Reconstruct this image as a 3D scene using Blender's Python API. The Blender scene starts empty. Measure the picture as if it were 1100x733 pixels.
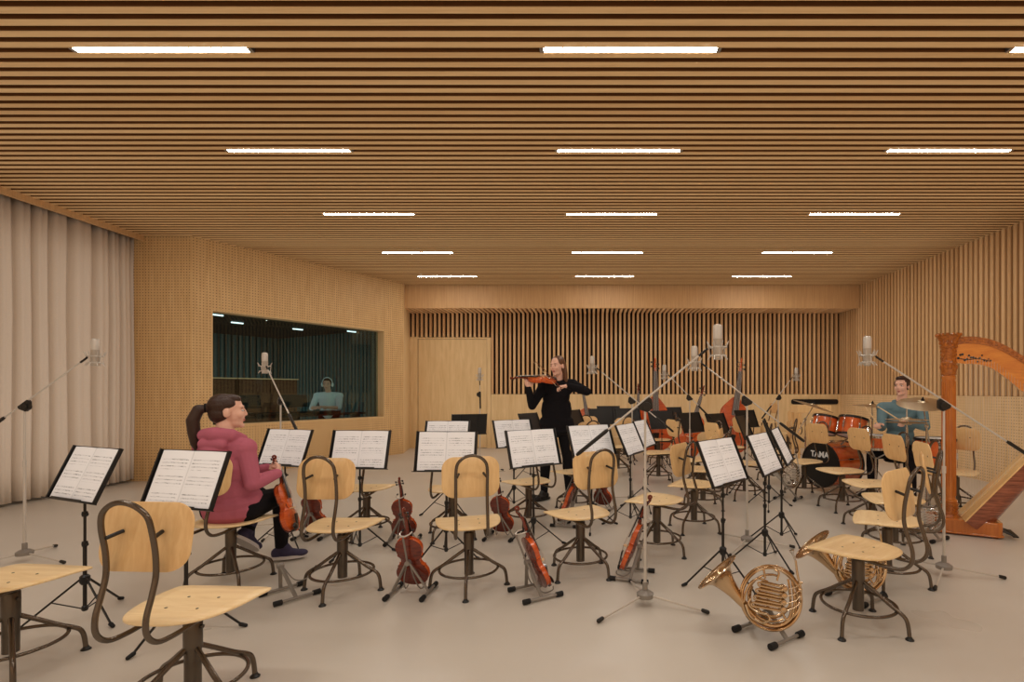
import bpy, math, random
from math import sin, cos, pi, radians as R, sqrt, atan2, hypot
from mathutils import Vector as V, Matrix as M4
random.seed(7)
SC = bpy.context.scene
COL = SC.collection
FPX, CX, CY, EYE = 550.0, 635.5, 420.0, 1.30
CEIL = 3.52

def at(px, py, y):
    """world point seen at photo pixel (px,py) at depth y"""
    return V(((px-CX)*y/FPX, y, EYE-(py-CY)*y/FPX))

# ------------------------------------------------------------------ mesh builder
class MB:
    def __init__(s): s.v=[]; s.f=[]; s.m=[]
    def add(s, vs, fs, mat=0, M=None):
        b=len(s.v)
        for p in vs:
            p=V(p)
            s.v.append(M@p if M else p)
        for f in fs: s.f.append([b+i for i in f]); s.m.append(mat)
    def box(s, c, d, mat=0, M=None):
        x,y,z=c; a,b,e=d[0]/2,d[1]/2,d[2]/2
        vs=[(x+i*a,y+j*b,z+k*e) for i in(-1,1) for j in(-1,1) for k in(-1,1)]
        s.add(vs,[(0,1,3,2),(4,6,7,5),(0,4,5,1),(2,3,7,6),(0,2,6,4),(1,5,7,3)],mat,M)
    def box2(s, a, b, mat=0, M=None):
        s.box([(a[i]+b[i])/2 for i in range(3)],[abs(b[i]-a[i]) for i in range(3)],mat,M)
    def tube(s, pts, r, n=8, closed=False, caps=True, mat=0, M=None):
        pts=[V(p) for p in pts]; N=len(pts)
        rs=r if isinstance(r,(list,tuple)) else [r]*N
        tang=[]
        for i in range(N):
            if closed: t=pts[(i+1)%N]-pts[i-1]
            else: t=pts[min(i+1,N-1)]-pts[max(i-1,0)]
            tang.append(t.normalized() if t.length>1e-9 else V((0,0,1)))
        t0=tang[0]; ref=V((0,0,1)) if abs(t0.z)<.9 else V((1,0,0))
        u=t0.cross(ref).normalized(); vs=[]; fs=[]
        for i in range(N):
            if i:
                q=tang[i-1].rotation_difference(tang[i]); u=q@u
                u=(u-tang[i]*u.dot(tang[i])).normalized()
            w=tang[i].cross(u)
            for k in range(n):
                a=2*pi*k/n; vs.append(pts[i]+(u*cos(a)+w*sin(a))*rs[i])
        for i in range(N if closed else N-1):
            j=(i+1)%N
            for k in range(n):
                l=(k+1)%n; fs.append((i*n+k,i*n+l,j*n+l,j*n+k))
        if caps and not closed:
            fs.append(tuple(range(n-1,-1,-1))); fs.append(tuple((N-1)*n+k for k in range(n)))
        s.add(vs,fs,mat,M)
    def lathe(s, prof, n=24, mat=0, M=None, caps=True):
        vs=[];fs=[]
        for r,z in prof:
            for k in range(n):
                a=2*pi*k/n; vs.append((r*cos(a),r*sin(a),z))
        for i in range(len(prof)-1):
            for k in range(n):
                l=(k+1)%n; fs.append((i*n+k,i*n+l,(i+1)*n+l,(i+1)*n+k))
        if caps:
            if prof[0][0]>1e-5: fs.append(tuple(range(n-1,-1,-1)))
            if prof[-1][0]>1e-5: fs.append(tuple((len(prof)-1)*n+k for k in range(n)))
        s.add(vs,fs,mat,M)
    def prism(s, out, z0, z1, mat=0, M=None):
        n=len(out)
        vs=[(x,y,z0) for x,y in out]+[(x,y,z1) for x,y in out]
        fs=[tuple(range(n-1,-1,-1)),tuple(range(n,2*n))]+[(i,(i+1)%n,n+(i+1)%n,n+i) for i in range(n)]
        s.add(vs,fs,mat,M)
    def loft(s, rings, mat=0, M=None, caps=True, close=True):
        n=len(rings[0]); vs=[p for r in rings for p in r]; fs=[]
        for i in range(len(rings)-1):
            for k in range(n if close else n-1):
                l=(k+1)%n; fs.append((i*n+k,i*n+l,(i+1)*n+l,(i+1)*n+k))
        if caps:
            fs.append(tuple(range(n-1,-1,-1))); fs.append(tuple((len(rings)-1)*n+k for k in range(n)))
        s.add(vs,fs,mat,M)
    def ell(s, c, rad, mat=0, M=None, n=16, rot=None):
        if not isinstance(rad,(tuple,list)): rad=(rad,)*3
        T=M4.Translation(V(c))
        if rot is not None: T=T@rot
        m=n//2; vs=[(0,0,-rad[2])];fs=[]
        for i in range(1,m):
            t=-pi/2+pi*i/m
            for k in range(n):
                a=2*pi*k/n; vs.append((rad[0]*cos(t)*cos(a),rad[1]*cos(t)*sin(a),rad[2]*sin(t)))
        vs.append((0,0,rad[2])); L=len(vs)-1
        for k in range(n):
            l=(k+1)%n
            fs.append((0,1+l,1+k)); fs.append((L,1+(m-2)*n+k,1+(m-2)*n+l))
            for i in range(m-2): fs.append((1+i*n+k,1+i*n+l,1+(i+1)*n+l,1+(i+1)*n+k))
        s.add(vs,fs,mat,(M@T) if M else T)
    def cap(s, a, ra, b, rb, mat=0, n=14):
        """tapered capsule from a to b"""
        a=V(a); b=V(b); d=b-a; L=d.length
        if L<1e-6: s.ell(a,max(ra,rb)); return
        T=M4.Translation(a)@d.to_track_quat('Z','Y').to_matrix().to_4x4()
        pr=[]; k=5
        for i in range(k+1):
            t=-pi/2+(pi/2)*i/k; pr.append((max(ra*cos(t),0 if i else 1e-6),ra*sin(t)))
        for i in range(k+1):
            t=(pi/2)*i/k; pr.append((max(rb*cos(t),1e-6),L+rb*sin(t)))
        s.lathe(pr,n,mat,T)
    def build(s, name, mats, parent=None, M=None, smooth=True, angle=38, bevel=0, seg=2):
        me=bpy.data.meshes.new(name)
        me.from_pydata([tuple(p) for p in s.v],[],s.f)
        if not isinstance(mats,(list,tuple)): mats=[mats]
        for m in mats: me.materials.append(m)
        if len(mats)>1: me.polygons.foreach_set('material_index',s.m)
        if smooth:
            me.polygons.foreach_set('use_smooth',[True]*len(me.polygons))
            me.set_sharp_from_angle(angle=R(angle))
        me.update()
        o=bpy.data.objects.new(name,me); COL.objects.link(o)
        if parent: o.parent=parent
        if M is not None: o.matrix_local=M
        if bevel:
            b=o.modifiers.new('bevel','BEVEL'); b.width=bevel; b.segments=seg; b.limit_method='ANGLE'
        return o

def rrect(w,h,r,n=6):
    o=[]
    for cx,cy,a0 in((w/2-r,h/2-r,0),(-w/2+r,h/2-r,90),(-w/2+r,-h/2+r,180),(w/2-r,-h/2+r,270)):
        for i in range(n+1):
            a=R(a0+90*i/n); o.append((cx+r*cos(a),cy+r*sin(a)))
    return o
def smooth_path(pts, k=6):
    """Catmull-Rom through points"""
    P=[V(p) for p in pts]; P=[P[0]*2-P[1]]+P+[P[-1]*2-P[-2]]; o=[]
    for i in range(1,len(P)-2):
        a,b,c,d=P[i-1:i+3]
        for j in range(k):
            t=j/k
            o.append(.5*((2*b)+(c-a)*t+(2*a-5*b+4*c-d)*t*t+(3*b-a-3*c+d)*t**3))
    o.append(P[-2]); return o
def interp(tab,t):
    for (a,x),(b,y) in zip(tab,tab[1:]):
        if t<=b: return x+(y-x)*(t-a)/(b-a) if b>a else y
    return tab[-1][1]

def tag(o,label=None,cat=None,group=None,kind=None):
    if label: o['label']=label
    if cat: o['category']=cat
    if group: o['group']=group
    if kind: o['kind']=kind
    return o
def thing(name,label,cat,loc=(0,0,0),rz=0,group=None,M=None):
    o=bpy.data.objects.new(name,None); COL.objects.link(o)
    o.empty_display_size=.05
    if M is not None: o.matrix_local=M
    else: o.location=loc; o.rotation_euler=(0,0,rz)
    return tag(o,label,cat,group)
def struct(o): o['kind']='structure'; return o
def copy_tree(o,parent=None):
    c=o.copy(); COL.objects.link(c)
    if parent is not None: c.parent=parent
    for ch in list(o.children): copy_tree(ch,c)
    return c
_used=set()
def inst(proto,label,group=None,cat=None,loc=None,rz=0,M=None):
    """first call moves the prototype itself, later calls copy it with its parts"""
    o=proto if proto.name not in _used else copy_tree(proto)
    _used.add(proto.name)
    if M is not None: o.matrix_local=M
    else: o.location=loc; o.rotation_euler=(0,0,rz)
    return tag(o,label,cat,group)
def frame(loc,az,tilt=0,roll=0):
    """local +Y turned to compass azimuth az (deg, clockwise from world +Y)"""
    return M4.Translation(V(loc))@M4.Rotation(-R(az),4,'Z')@M4.Rotation(R(tilt),4,'X')@M4.Rotation(R(roll),4,'Y')

# ------------------------------------------------------------------ materials
def newmat(name):
    m=bpy.data.materials.new(name); m.use_nodes=True
    nt=m.node_tree; return m,nt,nt.nodes['Principled BSDF']
def lin(c): return tuple((x/255/12.92 if x<=10 else ((x/255+.055)/1.055)**2.4) for x in c)+(1,)
def plain(name,c,rough=.5,metal=0,spec=.5,bump=0,bscale=200,var=0,coat=0):
    m,nt,b=newmat(name); N=nt.nodes; L=nt.links
    b.inputs['Roughness'].default_value=rough; b.inputs['Metallic'].default_value=metal
    b.inputs['Specular IOR Level'].default_value=spec; b.inputs['Coat Weight'].default_value=coat
    tc=N.new('ShaderNodeTexCoord'); no=N.new('ShaderNodeTexNoise')
    no.inputs['Scale'].default_value=bscale; no.inputs['Detail'].default_value=3
    L.new(tc.outputs['Object'],no.inputs['Vector'])
    mx=N.new('ShaderNodeMix'); mx.data_type='RGBA'; mx.inputs[6].default_value=lin(c)
    k=1-var-.03; mx.inputs[7].default_value=tuple(x*k for x in lin(c)[:3])+(1,)
    L.new(no.outputs['Fac'],mx.inputs[0]); L.new(mx.outputs[2],b.inputs['Base Color'])
    if bump:
        bp=N.new('ShaderNodeBump'); bp.inputs['Strength'].default_value=bump; bp.inputs['Distance'].default_value=.01
        L.new(no.outputs['Fac'],bp.inputs['Height']); L.new(bp.outputs['Normal'],b.inputs['Normal'])
    return m
def mathn(nt,op,a,b=None):
    n=nt.nodes.new('ShaderNodeMath'); n.operation=op
    for i,x in enumerate((a,b)):
        if x is None: continue
        if isinstance(x,(int,float)): n.inputs[i].default_value=x
        else: nt.links.new(x,n.inputs[i])
    return n.outputs[0]
def wood(name,c1,c2,scale=(1,1,1),rough=.45,nscale=4,slat=None,dots=None,coat=0,spec=.4,rnd=0):
    """grain stretched by scale; slat=(axis,pitch) gives each slat its own tone; dots=(pitch,radius) perforation"""
    m,nt,b=newmat(name); N=nt.nodes; L=nt.links
    b.inputs['Roughness'].default_value=rough; b.inputs['Coat Weight'].default_value=coat
    b.inputs['Specular IOR Level'].default_value=spec
    tc=N.new('ShaderNodeTexCoord'); sep=N.new('ShaderNodeSeparateXYZ'); L.new(tc.outputs['Object'],sep.inputs[0])
    mp=N.new('ShaderNodeMapping'); mp.inputs['Scale'].default_value=scale; L.new(tc.outputs['Object'],mp.inputs[0])
    no=N.new('ShaderNodeTexNoise'); no.inputs['Scale'].default_value=nscale; no.inputs['Detail'].default_value=6
    no.inputs['Roughness'].default_value=.6; no.inputs['Distortion'].default_value=.6
    L.new(mp.outputs[0],no.inputs['Vector'])
    fac=no.outputs['Fac']
    if rnd:
        oi=N.new('ShaderNodeObjectInfo')
        fac=mathn(nt,'ADD',mathn(nt,'MULTIPLY',oi.outputs['Random'],rnd),mathn(nt,'SUBTRACT',fac,rnd/2))
    if slat:
        ax,p=slat
        k=mathn(nt,'FLOOR',mathn(nt,'DIVIDE',sep.outputs[ax],p))
        wn=N.new('ShaderNodeTexWhiteNoise'); wn.noise_dimensions='1D'; L.new(k,wn.inputs['W'])
        fac=mathn(nt,'ADD',mathn(nt,'MULTIPLY',fac,.6),mathn(nt,'MULTIPLY',wn.outputs['Value'],.4))
    rp=N.new('ShaderNodeValToRGB'); rp.color_ramp.elements[0].position=.3; rp.color_ramp.elements[1].position=.7
    rp.color_ramp.elements[0].color=lin(c1); rp.color_ramp.elements[1].color=lin(c2)
    L.new(fac,rp.inputs[0]); out=rp.outputs[0]
    if dots:
        p,rad=dots
        def cell(s): return mathn(nt,'SUBTRACT',mathn(nt,'FRACT',mathn(nt,'DIVIDE',s,p)),.5)
        fx=cell(mathn(nt,'ADD',sep.outputs[0],sep.outputs[1])); fz=cell(sep.outputs[2])
        d=mathn(nt,'SQRT',mathn(nt,'ADD',mathn(nt,'MULTIPLY',fx,fx),mathn(nt,'MULTIPLY',fz,fz)))
        hole=mathn(nt,'LESS_THAN',d,rad)
        mx=N.new('ShaderNodeMix'); mx.data_type='RGBA'; L.new(hole,mx.inputs[0]); L.new(out,mx.inputs[6])
        mx.inputs[7].default_value=tuple(x*.22 for x in lin(c1)[:3])+(1,); out=mx.outputs[2]
    L.new(out,b.inputs['Base Color'])
    bp=N.new('ShaderNodeBump'); bp.inputs['Strength'].default_value=.05; bp.inputs['Distance'].default_value=.005
    L.new(no.outputs['Fac'],bp.inputs['Height']); L.new(bp.outputs['Normal'],b.inputs['Normal'])
    return m
def emit(name,c,s):
    m,nt,b=newmat(name); b.inputs['Base Color'].default_value=(1,1,1,1)
    b.inputs['Emission Color'].default_value=c; b.inputs['Emission Strength'].default_value=s
    return m

OAK1,OAK2=(172,124,74),(200,152,98)
m_ceil=wood('ceiling oak slats',(198,158,108),(222,186,134),(.6,14,14),.5,5,slat=(1,.1))
m_ceilside=wood('slat sides in painted shade',(100,60,28),(118,74,38),(.6,14,14),.6,5)  # shade between the slats, put into the colour of their sides
m_ceilback=plain('ceiling void brown',(92,58,28),.9)
m_backslat=wood('back wall oak slats',(196,152,104),(222,182,132),(14,14,.6),.5,5,slat=(0,.1))
m_black=plain('slat void black',(26,16,11),.9)
m_sideslat=wood('right wall oak slats',(192,150,102),(216,176,126),(14,14,.6),.5,5,slat=(1,.1))
m_sideback=plain('right slat void brown',(92,60,34),.9)
m_perf=wood('perforated oak panel',(194,154,102),(212,174,122),(5,5,.5),.5,4,dots=(.042,.17))
m_perfr=wood('perforated pale oak panel',(204,168,120),(222,188,142),(5,5,.5),.5,4,dots=(.042,.15))
m_ply=wood('plain oak veneer',(204,169,118),(222,190,140),(4,4,.4),.45,4)
m_ply2=wood('bulkhead veneer',(188,144,96),(208,166,116),(9,9,.3),.5,5)
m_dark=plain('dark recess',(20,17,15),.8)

def floor_mat():
    m,nt,b=newmat('pale polished resin floor'); N=nt.nodes; L=nt.links
    tc=N.new('ShaderNodeTexCoord'); no=N.new('ShaderNodeTexNoise'); no.inputs['Scale'].default_value=.55; no.inputs['Detail'].default_value=4
    L.new(tc.outputs['Object'],no.inputs['Vector'])
    rp=N.new('ShaderNodeValToRGB'); rp.color_ramp.elements[0].position=.3; rp.color_ramp.elements[1].position=.7
    rp.color_ramp.elements[0].color=lin((182,170,154)); rp.color_ramp.elements[1].color=lin((196,185,169))
    L.new(no.outputs['Fac'],rp.inputs[0]); L.new(rp.outputs[0],b.inputs['Base Color'])
    rr=N.new('ShaderNodeMapRange'); rr.inputs[3].default_value=.22; rr.inputs[4].default_value=.38
    L.new(no.outputs['Fac'],rr.inputs[0]); L.new(rr.outputs[0],b.inputs['Roughness'])
    b.inputs['Specular IOR Level'].default_value=.45
    return m
m_floor=floor_mat()
m_curt=plain('cream wool curtain',(218,201,181),.95,spec=.1,bump=.15,bscale=90,var=.06)
m_light=emit('warm white diffuser',(1,.985,.95,1),44)
m_light2=emit('cool diffuser',(.9,.97,1,1),1.5)
m_alu=plain('brushed aluminium',(170,168,164),.35,.9)

# furniture and instruments
m_seat=wood('birch plywood',(220,184,130),(236,206,156),(1.2,9,9),.38,5,coat=.15,rnd=.25)
m_back=wood('birch plywood backrest',(206,160,104),(222,182,126),(9,9,1.2),.38,5,coat=.15,rnd=.3)
m_tube=plain('smoked steel tube',(112,101,90),.27,.9)
m_post=plain('smoked steel post',(102,93,83),.34,.85)
m_rub=plain('black rubber',(18,17,17),.75)
m_blk=plain('black powder coat',(24,23,22),.42)
m_blkm=plain('black painted steel',(44,40,36),.38,.4)
m_sil=plain('satin silver tube',(204,194,180),.34,.4)
m_mic=plain('satin nickel microphone',(188,176,160),.38,.45)
m_gry=plain('grey steel',(146,138,128),.4,.45)
m_chr=plain('chrome',(205,203,200),.14,1)
m_brass=plain('yellow brass',(214,184,146),.2,1)
m_brass2=plain('pale lacquered brass',(224,202,170),.18,1)
m_cym=plain('bronze cymbal',(226,210,180),.36,1)
m_red=wood('red brown varnish',(80,26,15),(124,46,25),(3,3,14),.25,4,coat=.7)
m_org=wood('orange varnish',(176,66,22),(214,98,40),(3,3,14),.22,4,coat=.8)
m_bassv=wood('bass red varnish',(168,64,28),(206,94,46),(3,3,8),.28,2,coat=.5)
m_ebo=plain('ebony',(26,19,16),.3,coat=.3)
m_ebo2=plain('worn fingerboard',(98,86,78),.45)
m_str=plain('gut string',(196,190,180),.4,.5)
m_maple=wood('maple',(214,178,128),(232,200,152),(6,6,2),.4,6)
m_harp=wood('golden harp wood',(160,82,24),(190,110,42),(8,8,1),.22,4,coat=.8)
m_harpd=wood('carved harp wood',(112,52,14),(184,104,36),(1,1,1),.28,45,coat=.5)
m_harpn=wood('harp neck veneer',(186,100,22),(212,130,42),(1.5,8,8),.2,4,coat=.8)
m_harpb=wood('striped harp soundbox',(96,46,28),(160,90,60),(2,2,26),.25,3,coat=.6)
m_spruce=wood('spruce soundboard',(206,160,98),(224,182,122),(2,14,2),.35,5,coat=.3)
m_drum=wood('orange burst drum lacquer',(176,62,22),(228,112,50),(3,3,3),.16,1.5,coat=1)
m_skinh=plain('black drum head',(20,18,17),.35)
m_wht=plain('white drum head',(226,222,214),.5)
m_teal=plain('teal control room wall',(46,66,66),.8)
m_teald=plain('dark teal control room slat',(66,92,90),.7)

def sheet_mat():
    m,nt,b=newmat('printed sheet music'); N=nt.nodes; L=nt.links
    b.inputs['Roughness'].default_value=.7
    tc=N.new('ShaderNodeTexCoord'); s=N.new('ShaderNodeSeparateXYZ'); L.new(tc.outputs['Object'],s.inputs[0])
    x,z=s.outputs[0],s.outputs[2]
    sysv=mathn(nt,'FRACT',mathn(nt,'DIVIDE',mathn(nt,'ADD',z,.150),.0905))
    sysm=mathn(nt,'MULTIPLY',mathn(nt,'GREATER_THAN',sysv,.14),mathn(nt,'LESS_THAN',sysv,.86))
    stv=mathn(nt,'FRACT',mathn(nt,'DIVIDE',mathn(nt,'ADD',z,.150),.0185))
    stm=mathn(nt,'MULTIPLY',mathn(nt,'GREATER_THAN',stv,.28),mathn(nt,'LESS_THAN',stv,.62))
    ax=mathn(nt,'ABSOLUTE',x)
    mar=mathn(nt,'MULTIPLY',mathn(nt,'GREATER_THAN',ax,.016),mathn(nt,'LESS_THAN',ax,.198))
    mz=mathn(nt,'LESS_THAN',mathn(nt,'ABSOLUTE',z),.128)
    base=mathn(nt,'MULTIPLY',mathn(nt,'MULTIPLY',sysm,stm),mathn(nt,'MULTIPLY',mar,mz))
    line=mathn(nt,'LESS_THAN',mathn(nt,'FRACT',mathn(nt,'DIVIDE',mathn(nt,'ADD',z,.150),.00157)),.3)
    oi=N.new('ShaderNodeObjectInfo')
    cb=N.new('ShaderNodeCombineXYZ'); L.new(mathn(nt,'MULTIPLY',x,210),cb.inputs[0]); L.new(mathn(nt,'MULTIPLY',z,170),cb.inputs[1])
    L.new(mathn(nt,'MULTIPLY',oi.outputs['Random'],90),cb.inputs[2])
    no=N.new('ShaderNodeTexNoise'); no.inputs['Scale'].default_value=1; no.inputs['Detail'].default_value=1; L.new(cb.outputs[0],no.inputs['Vector'])
    no2=N.new('ShaderNodeTexNoise'); no2.inputs['Scale'].default_value=.09; no2.inputs['Detail'].default_value=0; L.new(cb.outputs[0],no2.inputs['Vector'])
    note=mathn(nt,'GREATER_THAN',mathn(nt,'ADD',no.outputs['Fac'],mathn(nt,'MULTIPLY',no2.outputs['Fac'],.35)),.75)
    ink=mathn(nt,'MULTIPLY',base,mathn(nt,'MAXIMUM',mathn(nt,'MULTIPLY',line,.4),mathn(nt,'MULTIPLY',note,.75)))
    fold=mathn(nt,'MULTIPLY',mathn(nt,'LESS_THAN',ax,.004),.18)
    mx=N.new('ShaderNodeMix'); mx.data_type='RGBA'; mx.inputs[6].default_value=lin((238,236,234)); mx.inputs[7].default_value=lin((70,68,70))
    L.new(mathn(nt,'MAXIMUM',ink,fold),mx.inputs[0]); L.new(mx.outputs[2],b.inputs['Base Color'])
    return m
m_sheet=sheet_mat()
def glass_mat():
    m,nt,b=newmat('studio window glass'); N=nt.nodes; L=nt.links
    out=N['Material Output']; N.remove(b)
    tr=N.new('ShaderNodeBsdfTransparent'); tr.inputs[0].default_value=(.80,.92,.90,1)
    gl=N.new('ShaderNodeBsdfGlossy'); gl.inputs['Roughness'].default_value=.01
    fr=N.new('ShaderNodeFresnel'); fr.inputs[0].default_value=1.5
    mx=N.new('ShaderNodeMixShader'); L.new(fr.outputs[0],mx.inputs[0]); L.new(tr.outputs[0],mx.inputs[1]); L.new(gl.outputs[0],mx.inputs[2])
    L.new(mx.outputs[0],out.inputs[0]); return m
m_glass=glass_mat()
# ------------------------------------------------------------------ room
XR, XL, YB, YF, YBH, ZBH = 5.66, -6.85, 11.6, -3.0, 10.8, 3.05
RAIL=1.222
AX,AY=-5.744,7.355; BX,BY=-3.90,10.62
ANG=atan2(BY-AY,BX-AX); LW=hypot(BX-AX,BY-AY)
MW=M4.Translation((AX,AY,0))@M4.Rotation(ANG,4,'Z')     # local x along the window wall, y behind it
def aw(x,y,z=0): return MW@V((x,y,z))

b=MB(); b.box2((-11,YF-.2,-.1),(XR+.2,YB+.4,0)); struct(b.build('floor',m_floor,smooth=False))

LY=[3.336,4.736,6.436,8.236,9.936]
LX=[-2.798,.252,3.302]
b=MB()
b.box2((XL-.2,YF-.2,3.64),(XR+.2,YB+.3,3.76),1)
y0=3.336+.05-.1*62
slots=[(x,y) for x in LX for y in LY]
for i in range(140):
    y=y0+.1*i
    if y>YBH-.02: break
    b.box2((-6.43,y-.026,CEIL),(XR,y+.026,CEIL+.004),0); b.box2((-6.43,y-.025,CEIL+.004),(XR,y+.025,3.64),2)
b.box2((XL,YF,3.56),(-6.43,YBH,3.64),1)
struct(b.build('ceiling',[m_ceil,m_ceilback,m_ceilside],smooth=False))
b=MB(); b.box2((-6.47,YF,3.455),(-6.42,7.35,3.60)); struct(b.build('trim_1',m_ply2,smooth=False))

# bulkhead with slatted soffit
b=MB()
b.box2((BX-.35,YBH-.003,ZBH-.004),(XR,YBH+.06,3.64),0)
b.box2((BX-.35,YBH+.06,ZBH+.12),(XR,YB,3.6),1)
x=-4.15
while x<XR-.05:
    b.box2((x-.025,YBH,ZBH),(x+.025,YB,ZBH+.1),2); x+=.1
struct(b.build('trim_2',[m_ply2,m_black,m_backslat],smooth=False))

# back wall: veneer below, slats above, flush door left
DX0,DX1,DZ=-3.93,-2.29,2.50
b=MB()
b.box2((-4.5,YB+.07,0),(XR+.2,YB+.25,3.6),1)
for xa,xb in((DX1+.012,.975),(.985,4.225),(4.235,XR)):
    b.box2((xa,YB,0),(xb,YB+.06,RAIL),0)
b.box2((-4.4,YB,0),(DX0-.012,YB+.06,DZ+.02),0)
x=-4.15
while x<XR:
    b.box2((x-.024,YB,(RAIL+.005) if x>DX1 else DZ+.02),(x+.024,YB+.07,ZBH+.05),2); x+=.1
struct(b.build('wall_back',[m_ply,m_black,m_backslat],smooth=False))
b=MB(); b.box2((DX0,YB+.012,.008),(DX1-.09,YB+.06,DZ-.03),0)
b.box2((DX1-.082,YB+.004,.0),(DX1+.006,YB+.06,DZ+.01),0); b.box2((DX0-.01,YB+.004,DZ-.022),(DX1-.082,YB+.06,DZ+.012),0)
struct(b.build('door_1',m_ply,smooth=False))
b=MB(); b.prism(rrect(1.06,.115,.05),0,.02,0,M4.Translation((5.05,YB-.002,1.05))@M4.Rotation(R(90),4,'X'))
struct(b.build('trim_3',m_dark,smooth=False))

# right wall
b=MB()
b.box2((XR+.06,YF,0),(XR+.2,YB+.2,3.64),1)
y=YF+.04
while y<YB:
    b.box2((XR-.005,y-.028,RAIL+.004),(XR+.06,y+.028,3.6),2); y+=.1
b.box2((XR-.012,YF,0),(XR+.05,YB,RAIL),0)
struct(b.build('wall_right',[m_perfr,m_sideback,m_sideslat],smooth=False))

# left side: short perforated wall, window wall, return to the back wall
b=MB(); b.box2((-6.84,0,0),(AX,.15,3.6)); struct(b.build('wall_left',m_perf,M=M4.Translation((0,AY,0)),smooth=False))
WX0,WX1,WZ0,WZ1=.255,3.285,.775,2.50
b=MB()
b.box2((0,0,0),(WX0,.24,3.6)); b.box2((WX1,0,0),(LW,.24,3.6))
b.box2((WX0,0,0),(WX1,.24,WZ0)); b.box2((WX0,0,WZ1),(WX1,.24,3.6))
struct(b.build('wall_window_side',m_perf,M=MW,smooth=False))
ang2=atan2(YB-BY,-4.12-BX); L2=hypot(YB-BY,-4.12-BX)
b=MB(); b.box2((0,0,0),(L2+.05,.2,3.6)); struct(b.build('wall_door_side',m_ply,M=M4.Translation((BX,BY,0))@M4.Rotation(ang2,4,'Z'),smooth=False))
b=MB()
t=.012
b.box2((WX0,.002,WZ0),(WX1,.24,WZ0+t),0); b.box2((WX0,.002,WZ1-t),(WX1,.24,WZ1),0)
b.box2((WX0,.002,WZ0+t),(WX0+t,.24,WZ1-t),0); b.box2((WX1-t,.002,WZ0+t),(WX1,.24,WZ1-t),0)
w1=struct(b.build('window_1',m_ply,M=MW,smooth=False))
b=MB(); b.box2((WX0+t,.195,WZ0+t),(WX1-t,.205,WZ1-t)); b.build('glass_pane',m_glass,w1,smooth=False)

# behind the camera and far left
b=MB(); b.box2((XL-.2,YF-.2,0),(XR+.2,YF,3.7)); struct(b.build('wall_front',m_ply,smooth=False))
b=MB(); b.box2((XL-.2,YF,0),(XL,AY+.1,3.7)); struct(b.build('wall_far_left',m_ply,smooth=False))

# control room behind the glass
b=MB(); CW=LW-.03
b.box2((0,4.3,0),(CW,4.4,3.0),0); b.box2((.0,.2,0),(.08,4.4,3.0),0); b.box2((CW-.08,.24,0),(CW,4.4,3.0),0)
x=.1
while x<CW-.1:
    b.box2((x,4.25,0),(x+.07,4.3,3.0),1); x+=.13
y=.34
while y<4.2:
    b.box2((CW-.12,y,0),(CW-.08,y+.07,3.0),1); y+=.13
struct(b.build('wall_control_room',[m_teal,m_teald],M=MW,smooth=False))
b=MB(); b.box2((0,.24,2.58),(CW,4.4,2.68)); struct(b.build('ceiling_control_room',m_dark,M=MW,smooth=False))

# ceiling lights
b=MB(); b.box2((-.562,-.0145,-.002),(.562,.0145,.012))
lp=thing('ceiling_light','x','ceiling light')
b.build('diffuser',m_light,lp,smooth=False)
b=MB()
for s in(-1,1):
    b.box2((s*.562,-.0225,-.002),(s*.59,.0225,.06))
b.box2((-.562,-.0225,.013),(.562,.0225,.06))
b.build('housing',m_alu,lp,smooth=False)
rows=['nearest row','second row from the front','third row from the front','fourth row from the front','farthest row, by the back wall']
cols=['left','middle','right']
for j,y in enumerate(LY):
    for i,x in enumerate(LX):
        lab=f'recessed linear ceiling light, {cols[i]} one of the {rows[j]}'
        if j==0 and i==2: lab='recessed linear light at the right photo edge, mostly cut off, nearest row'
        inst(lp,lab,'recessed lights in the slatted ceiling',loc=(x,y,CEIL))

# curtain on the left
random.seed(3)
b=MB(); ny=560; vs=[]; ys=[YF+(7.345-YF)*i/ny for i in range(ny+1)]
ph=0; off=[]
w=.205
for i,y in enumerate(ys):
    ph+=(ys[1]-ys[0])/(w*(1+.38*sin(y*3.1)+.25*sin(y*7.7+1)))
    q=(ph%1)-.5
    off.append(.055-.135*math.exp(-(q/.15)**2)-.10*q*q+.02*sin(y*4.1))
rowsz=[.035,.4,1.2,2.2,3.0,3.5]
for k,z in enumerate(rowsz):
    for i,y in enumerate(ys):
        vs.append((-6.56+off[i]*(1.12-.06*k)+.01*sin(y*5+z*2),y,z))
n=ny+1
b.add(vs,[(k*n+i,k*n+i+1,(k+1)*n+i+1,(k+1)*n+i) for k in range(len(rowsz)-1) for i in range(ny)])
o=b.build('curtain',m_curt,angle=180)
sm=o.modifiers.new('thick','SOLIDIFY'); sm.thickness=.006
tag(o,'floor to ceiling cream curtain hanging in deep folds along the left wall','curtain')
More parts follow.
